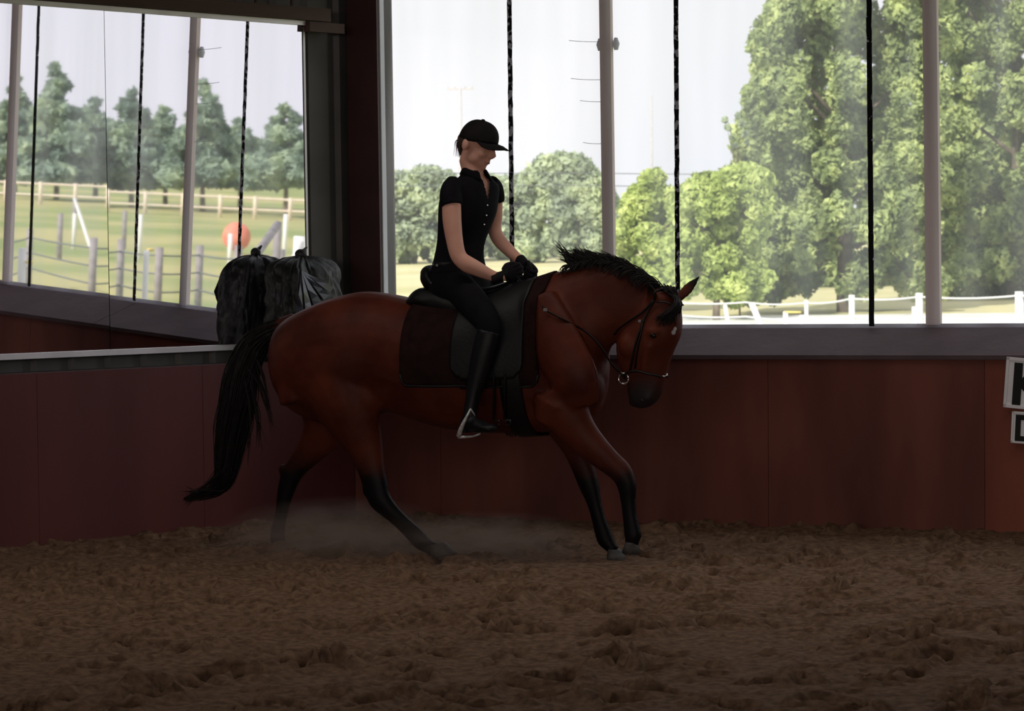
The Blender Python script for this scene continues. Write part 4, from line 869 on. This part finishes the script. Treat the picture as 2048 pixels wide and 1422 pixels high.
# legs inside the clothes
leg = [(915, 572, .10, 30, .07), (945, 605, .20, 30, .07), (972, 638, .285, 25, .058), (980, 662, .315, 22, .052), (970, 700, .325, 22, .050), (958, 745, .335, 19, .042), (947, 790, .345, 13, .032), (941, 822, .35, 12, .030), (940, 842, .355, 13, .032)]
def leg_pts(sgn, grow=1., part=slice(None)):
    C_ = [HP(q[0], q[1], q[2])*np.array([1, sgn, 1]) for q in leg[part]]; return C_, [q[3]/400*grow for q in leg[part]], [q[4]*grow for q in leg[part]]
def legloft(mb, sgn, grow, part, n=16):
    C_, r1, r2 = leg_pts(sgn, grow, part); C_ = np.array(C_); T_ = np.gradient(C_, axis=0); a, b = [], []
    for t, q1, q2 in zip(T_, r1, r2):
        t = t/np.linalg.norm(t); lat = np.array([0, 1., 0]); d = np.cross(t, lat); d /= np.linalg.norm(d); e = np.cross(d, t); a.append(d*q1); b.append(e*q2)
    loft(mb, C_, a, b, n, 3)
for sg in (1, -1): legloft(rb, sg, .86, slice(None))
foot_dir = np.array([.90, -.42, .02]); 
def foot(mb, sg, g=1.):
    A = HP(leg[-1][0], leg[-1][1]+4, leg[-1][2])*np.array([1, sg, 1]); d = foot_dir*np.array([1, sg, 1]); d /= np.linalg.norm(d); lat = np.cross((0, 0, 1), d); P = [A-d*.055*g, A-d*.02, A+d*.05*g+np.array([0, 0, -.012]), A+d*.12*g**2+np.array([0, 0, -.022]), A+d*.165*g**2+np.array([0, 0, -.026]), A+d*.185*g**2+np.array([0, 0, -.026])]
    loft(mb, P, [np.array([0, 0, h])*g for h in (.028, .040, .036, .025, .020, .008)], [lat*w*g for w in (.022, .034, .038, .044, .038, .016)], 14, 3); return A, d
for sg in (1, -1): foot(rb, sg, .85)
obj('body', melt(rb, .0058, 6, .5, 'person_body'), M['skin'], rroot)
# face details
for s in (1, -1):
    mb = MB(); hball(mb, (.086, .027*s, -.004), (.010, .013, .006)); obj('eye', mb.mesh(), mat('eye_dark', (.05, .03, .025), rough=.3), rroot)
    mb = MB(); mb.tube([hp_(.098, .010*s, .018), hp_(.098, .026*s, .022), hp_(.086, .042*s, .016)], [.002, .0032, .0015], 6); obj('eyebrow', mb.mesh(), M['hair'], rroot)
mb = MB(); mb.tube([hp_(.088, .020, -.072), hp_(.101, 0, -.072), hp_(.088, -.020, -.072)], [.002, .0045, .002], 8); obj('lips', mb.mesh(), mat('lips', (.36, .14, .12), rough=.5), rroot)
# cap: dome, brim, button, band
mb = MB(); R = []
for t in np.linspace(0, 1, 12):
    th = t*math.pi/2; rr = math.cos(th)**.85; z = .004+.100*math.sin(th); ring = []
    for a in np.linspace(0, 2*np.pi, 36, endpoint=False): ring.append(hp_(.010+.098*rr*math.cos(a)*(1 if math.cos(a) > 0 else .93), .084*rr*math.sin(a), z - .016*(1-t)*(math.cos(a) < -.2)*0 + .018*(1-t)*max(0, math.cos(a))))
    R.append(ring)
mb.rings(R); cap = obj('cap', mb.mesh(), M['cap_cloth'], rroot)
mb = MB(); R = []
for i, a in enumerate(np.linspace(-1.15, 1.15, 21)):
    ca = math.cos(a*1.365); xi = .010+.092*math.cos(a); yi = .080*math.sin(a); ext = .068*max(0., ca)**.55; dr = np.array([math.cos(a*.45), math.sin(a*.45)]); zi = .018-.006*math.sin(a)**2
    x2, y2 = xi+dr[0]*ext, yi+dr[1]*ext; zo = zi-(.004+.040*math.sin(a)**2)*ext/.068
    R.append([hp_(xi, yi, zi+.003), hp_((xi+x2)/2, (yi+y2)/2, (zi+zo)/2+.007), hp_(x2, y2, zo+.002), hp_(x2, y2, zo-.002), hp_((xi+x2)/2, (yi+y2)/2, (zi+zo)/2+.002), hp_(xi, yi, zi-.003)])
mb.rings(R); o = obj('brim', mb.mesh(), M['cap_cloth'], cap)
mb = MB(); hball(mb, (.008, 0, .105), (.009, .009, .005)); obj('button', mb.mesh(), M['cap_cloth'], cap)
# hair: back of the head and a short tied tail
mb = MB(); hball(mb, (-.030, 0, -.006), (.056, .066, .044)); mb.tube([hp_(-.070, 0, -.01), hp_(-.080, .0, -.030), hp_(-.068, 0, -.060), hp_(-.056, 0, -.085)], [.012, .013, .010, .004], 10)
ps = []
for i in range(60):
    a = rng.normal(0, .012, 2); ps.append([hp_(-.065+a[0]*.3, a[1], -.004), hp_(-.078+a[0]*.7, a[1], -.03), hp_(-.070+a[0]*.9, a[1], -.06), hp_(-.058+a[0]*1.1, a[1]*1.2, -.095)])
m3 = strands(ps, .0018); v_ = np.empty(len(m3.vertices)*3); m3.vertices.foreach_get('co', v_); mb.add(v_.reshape(-1, 3), [tuple(p.vertices) for p in m3.polygons]); obj('hair', mb.mesh(), M['hair'], rroot)
# shirt with cap sleeves, collar, placket buttons
sh = MB(); torso(sh, TS[0:9], 1.0, .007)
limb(sh, [(912, 366, .13, 20, .05), (903, 378, .165, 21, .052), (901, 392, .185, 22, .056), (904, 412, .196, 22.5, .056)], n=18, k=3); limb(sh, [(978, 366, -.13, 19, .048), (987, 376, -.165, 19, .050), (990, 390, -.185, 19, .052), (990, 403, -.193, 19.5, .053)], n=18, k=3)
sh.tube([HP(947, 340, 0), HP(947, 350, 0), HP(946, 362, 0), HP(945, 372, 0)], [.062, .066, .078, .092], 18)
shm = melt(sh, .0075, 4, .5)
# open neck: cut a V at the front of the throat
bm = bmesh.new(); bm.from_mesh(shm); nb = HP(955, 350, 0); kill = []
for f_ in bm.faces:
    c = np.array(f_.calc_center_median()) - HP(947, 346, 0) - lf*.012; u_, l_ = float(np.dot(c, fw)), float(np.dot(c, lf))
    depth = -c[2]
    if (u_ > .028 and depth < .135 and abs(l_) < .036*(1-max(0, depth)/.135)) or c[2] > .010: kill.append(f_)
bmesh.ops.delete(bm, geom=kill, context='FACES'); bm.to_mesh(shm); bm.free()
so = obj('polo_shirt', shm, M['shirt'], rroot)
sob = BVHTree.FromPolygons([tuple(v.co) for v in shm.vertices], [tuple(p.vertices) for p in shm.polygons])
def on_shirt(py, l, off=.003):
    c = HP(930, py, 0); c[1] = 0; o_ = c+lf*l+fw*.5; h = sob.ray_cast(Vector(o_), Vector(-fw)); return np.array(h[0])+fw*off if h[0] is not None else c+fw*.1
mb = MB(); R = []; cb = HP(947, 350, 0)
for a in np.linspace(.42, 2*math.pi-.42, 40):    # folded collar band, open at the throat
    fr = max(0, math.cos(a)); dn = .016*fr; o1 = fw*math.cos(a)+lf*math.sin(a); q = cb+fw*.004+lf*.006+np.array([0, 0, -dn])
    R.append([q+o1*.060, q+o1*.057+np.array([0, 0, .034-.01*fr]), q+o1*.063+np.array([0, 0, .036-.01*fr]), q+o1*(.078+.012*fr)+np.array([0, 0, .004-.02*fr]), q+o1*(.074+.012*fr)+np.array([0, 0, .002-.02*fr])])
mb.rings(R)
obj('collar', mb.mesh(), M['shirt'], so)
for i, y in enumerate((392, 412, 432, 450)):
    mb = MB(); c = on_shirt(y, .020); mb.tube([c-fw*.002, c+fw*.002], [.0045, .004], 12); obj('shirt_button', mb.mesh(), M['steel'], so)
# breeches
bk = MB(); torso(bk, TS[7:], 1.0, .004)
for sg in (1, -1): legloft(bk, sg, 1.08, slice(0, 6))
bo = obj('breeches', melt(bk, .009, 5, .5), M['breeches'], rroot)
mb = MB(); c = HP(917, 530, 0); th = np.linspace(0, 2*np.pi, 41)[:-1]; mb.rings([[c+np.array([0, 0, z_])+fw*math.cos(a)*(.104+e_)+lf*math.sin(a)*(.140+e_) for a in th] for z_, e_ in ((-.016, 0), (-.014, .008), (.014, .008), (.016, 0))]); be = obj('belt', mb.mesh(), M['leather'], rroot)
mb = MB(); c2 = c+fw*.0-lf*.150; mb.box(c2, (.006, .003, .006)); obj('belt_clip', mb.mesh(smooth=False), M['steel'], be)
# boots
for sg in (1, -1):
    mb = MB(); legloft(mb, sg, 1.15, slice(3, None), 20); A, d = foot(mb, sg, 1.0); b_o = obj('riding_boot', melt(mb, .0075, 4, .5), M['boot'], rroot)
    mb = MB(); lat = np.cross((0, 0, 1), d); hl = A-d*.028+np.array([0, 0, -.034]); mb.box(hl, (.028, .026, .012), rotz(math.atan2(d[1], d[0]))); obj('boot_heel', mb.mesh(smooth=False), M['boot'], b_o)
    # stirrup iron under the ball of the foot, leather up to the flap
    c = A+d*.075+np.array([0, 0, -.046]); w = .064; mb = MB(); arch = [c+lat*w*math.cos(t)*(1 if True else 0)+np.array([0, 0, max(0, .145*math.sin(t)) ]) for t in np.linspace(0, math.pi, 17)]
    if sg > 0:
        mb.tube([HP(941, 818, .42), HP(934, 832, .422), HP(927, 846, .42), HP(921, 860, .415), HP(917, 873, .41)], [.004, .006, .009, .011, .012], 10); mb.tube([HP(917, 874, .41), HP(930, 874, .38), HP(945, 873, .355), HP(960, 868, .33)], [.008, .006, .005, .005], 8); mb.tube([HP(960, 868, .33), HP(955, 852, .335), HP(948, 828, .37), HP(941, 818, .42)], .004, 8)
    else:
        mb.tube(arch, .0055, 8); mb.box(c+np.array([0, 0, -.004]), (.020, w, .005), rotz(math.atan2(d[1], d[0])))
    obj('stirrup_iron', mb.mesh(), mat('worn_steel', (.85, .86, .88), (.5, .5, .5), .4, 60, 3, metal=.4), sad)
    tp_ = sidepix(962, 640, 1, .05, .28)*np.array([1, sg, 1]); tp2 = c+np.array([0, 0, .145]); mb = MB(); mb.tube([tp2, tp2*.7+tp_*.3+np.array([0, -.02*sg, 0]), tp_], .010, 8, .4); obj('stirrup_leather', mb.mesh(), M['leather'], sad)
# gloved hands closed on the reins
def glove(wr, ce, inward):
    f = ce-wr; f /= np.linalg.norm(f); up = np.array([0, 0, 1.]); up = up-f*np.dot(up, f); up /= np.linalg.norm(up); s = np.cross(up, f)*(1 if np.dot(np.cross(up, f), inward) > 0 else -1)
    mb = MB(); mb.tube([wr-f*.045, wr-f*.01, wr+f*.015, wr+f*.04], [.029, .028, .027, .030], 14)
    pc = wr+f*.055; ball(mb, pc, (.046, .020, .044), 10, np.stack([f, s, up], 1))
    for i in range(4):
        h = .030-.020*i; r = (.0105, .011, .0105, .009)[i]; L = (.95, 1.05, 1.0, .82)[i]; k0 = pc+f*.036*L+up*h-s*.006
        P = [k0-f*.03, k0, k0+f*.022*L+s*.010, k0+f*.020*L+s*.034, k0-f*.004+s*.044, k0-f*.024+s*.034]; mb.tube(crom(P, 3), [r]*16, 10)
    T0 = wr+f*.028+up*.026+s*.012; P = [T0, T0+f*.024+up*.018+s*.010, T0+f*.050+up*.018+s*.018, T0+f*.070+up*.010+s*.022]; mb.tube(crom(P, 3), [.013]*4+[.011]*6, 10)
    o = obj('riding_glove', melt(mb, .0045, 3, .4), M['glove'], rroot); return pc+s*.026+f*.02, pc-up*.01
wrN, ceN = HP(1000, 554, .108), HP(1024, 546, .075); wrF, ceF = HP(1048, 528, -.108), HP(1064, 547, -.075)
gN, gN2 = glove(wrN, ceN, np.array([0, 1., 0])); gF, gF2 = glove(wrF, ceF, np.array([0, -1., 0]))

# ---------------------------------------------------------------- bridle and reins
br = empty('bridle', mat=HMi, label='dark leather bridle with bit and reins on the bay horse head', cat='bridle')
def strapline(name, pix, sides=(1, -1), r=.0095, off=.004, v=.08, m='bridle_leather', n=4, flat=.45):
    for s in sides:
        P = [sidepix(x, y, s, off, v) for x, y in pix]; P = [p for p in P if p is not None]
        if len(P) < 2: continue
        mb = MB(); P = crom(P, n); mb.tube(P, r, 8, .55); obj(name, mb.mesh(), M[m], br)
strapline('cheekpiece', [(1309, 598), (1297, 622), (1284, 650), (1272, 685), (1265, 715), (1260, 742)])
strapline('crownpiece', [(1309, 598), (1318, 584), (1325, 578)], r=.011)
strapline('throatlatch', [(1306, 600), (1288, 622), (1262, 640), (1240, 655), (1229, 668)])
strapline('noseband_hanger', [(1288, 640), (1279, 680), (1273, 710), (1270, 736)], r=.008)
strapline('noseband', [(1249, 752), (1258, 744), (1275, 742), (1292, 746), (1310, 750), (1323, 754)], r=.011, off=.005, v=.05)
strapline('browband', [(1312, 604), (1330, 606), (1346, 612)], r=.009, off=.012)
for s in (1, -1):
    c = sidepix(1250, 756, s, .014, .05); th = np.linspace(0, 2*np.pi, 25); mb = MB(); mb.tube([c+np.array([.026*math.cos(a), 0, .026*math.sin(a)]) for a in th], .0042, 8); obj('bit_ring', mb.mesh(), M['steel'], br)
    c = sidepix(1280, 643, s, .016, .08); mb = MB(); mb.box(c, (.007, .003, .006)); obj('cheek_buckle', mb.mesh(smooth=False), M['steel'], br)
mb = MB(); c = HP(1329, 750, .02); mb.tube([c+np.array([.012*math.cos(a), .012*math.sin(a), .012*math.sin(a)*.5]) for a in np.linspace(0, 6.28, 14)], .004, 8); obj('noseband_ring', mb.mesh(), M['steel'], br)
rp = [(1252, 758), (1240, 745), (1222, 726), (1205, 694), (1182, 672), (1161, 657), (1128, 640), (1095, 622)]
for s, g, ge in ((1, gN, (1050, 575)), (-1, gF, (1075, 565))):
    P = [sidepix(1252, 757, s, .016, .05)]
    P += [HP(1240, 745, .075*s), HP(1222, 726, .095*s), HP(1205, 698, .118*s)]
    for x, y in rp[4:]:
        q = sidepix(x, y, 1, .014, .13); vv = .118+.085*(1205-x)/110; vv = max(vv, -q[1]) if q is not None and abs(q[1]) < .27 else vv; P.append(HP(x, y, vv)*np.array([1, s, 1]))
    P += [HP(1078, 606, .20*s), HP(1064, 590, .16*s), g]
    mb = MB(); mb.tube(crom(P, 5), .0075, 8, .5); obj('rein', mb.mesh(), M['bridle_leather'], br)
    if s > 0:
        c = sidepix(1090, 622, 1, .022, .14); mb = MB(); mb.box(c, (.010, .003, .008)); obj('rein_buckle', mb.mesh(smooth=False), M['steel'], br)

# ---------------------------------------------------------------- dust kicked up by the hooves
def dustmat():
    m = bpy.data.materials.new('dust'); m.use_nodes = True; N, L = nodes(m); N.clear(); o = N.new('ShaderNodeOutputMaterial'); v = N.new('ShaderNodeVolumePrincipled'); v.inputs['Color'].default_value = (.44, .35, .30, 1); v.inputs['Anisotropy'].default_value = .1
    tc = N.new('ShaderNodeTexCoord'); nz = N.new('ShaderNodeTexNoise'); nz.inputs['Scale'].default_value = 3.2; nz.inputs['Detail'].default_value = 5; L.new(tc.outputs['Object'], nz.inputs['Vector'])
    gr = N.new('ShaderNodeTexGradient'); gr.gradient_type = 'SPHERICAL'; L.new(tc.outputs['Object'], gr.inputs[0])
    mp = N.new('ShaderNodeMapping'); L.new(tc.outputs['Object'], mp.inputs[0]); L.new(mp.outputs[0], gr.inputs[0])
    mr = N.new('ShaderNodeMapRange'); mr.inputs[1].default_value = .40; mr.inputs[2].default_value = .68; mr.inputs[3].default_value = .12; mr.inputs[4].default_value = 1; L.new(nz.outputs[0], mr.inputs[0])
    mu = N.new('ShaderNodeMath'); mu.operation = 'MULTIPLY'; L.new(gr.outputs[1], mu.inputs[0]); L.new(mr.outputs[0], mu.inputs[1]); m2 = N.new('ShaderNodeMath'); m2.operation = 'MULTIPLY'; L.new(mu.outputs[0], m2.inputs[0]); m2.inputs[1].default_value = 5.5; L.new(m2.outputs[0], v.inputs['Density']); L.new(v.outputs[0], o.inputs['Volume']); return m
mb = MB(); ball(mb, (0, 0, 0), 1., 16); dm = dustmat()
for (px, py, D, sc, lb) in ((665, 1088, 16.1, (.66, .62, .24), 'puff of pale dust kicked up around the hind hooves'), (960, 1085, 15.9, (.60, .55, .16), 'thin veil of dust drifting under the horse belly')):
    o = obj('dust_cloud', mb.mesh(), dm, label=lb, cat='dust', kind='stuff'); c = at(px, py, D); o.location = (c[0], c[1], max(.06, c[2])); o.scale = sc
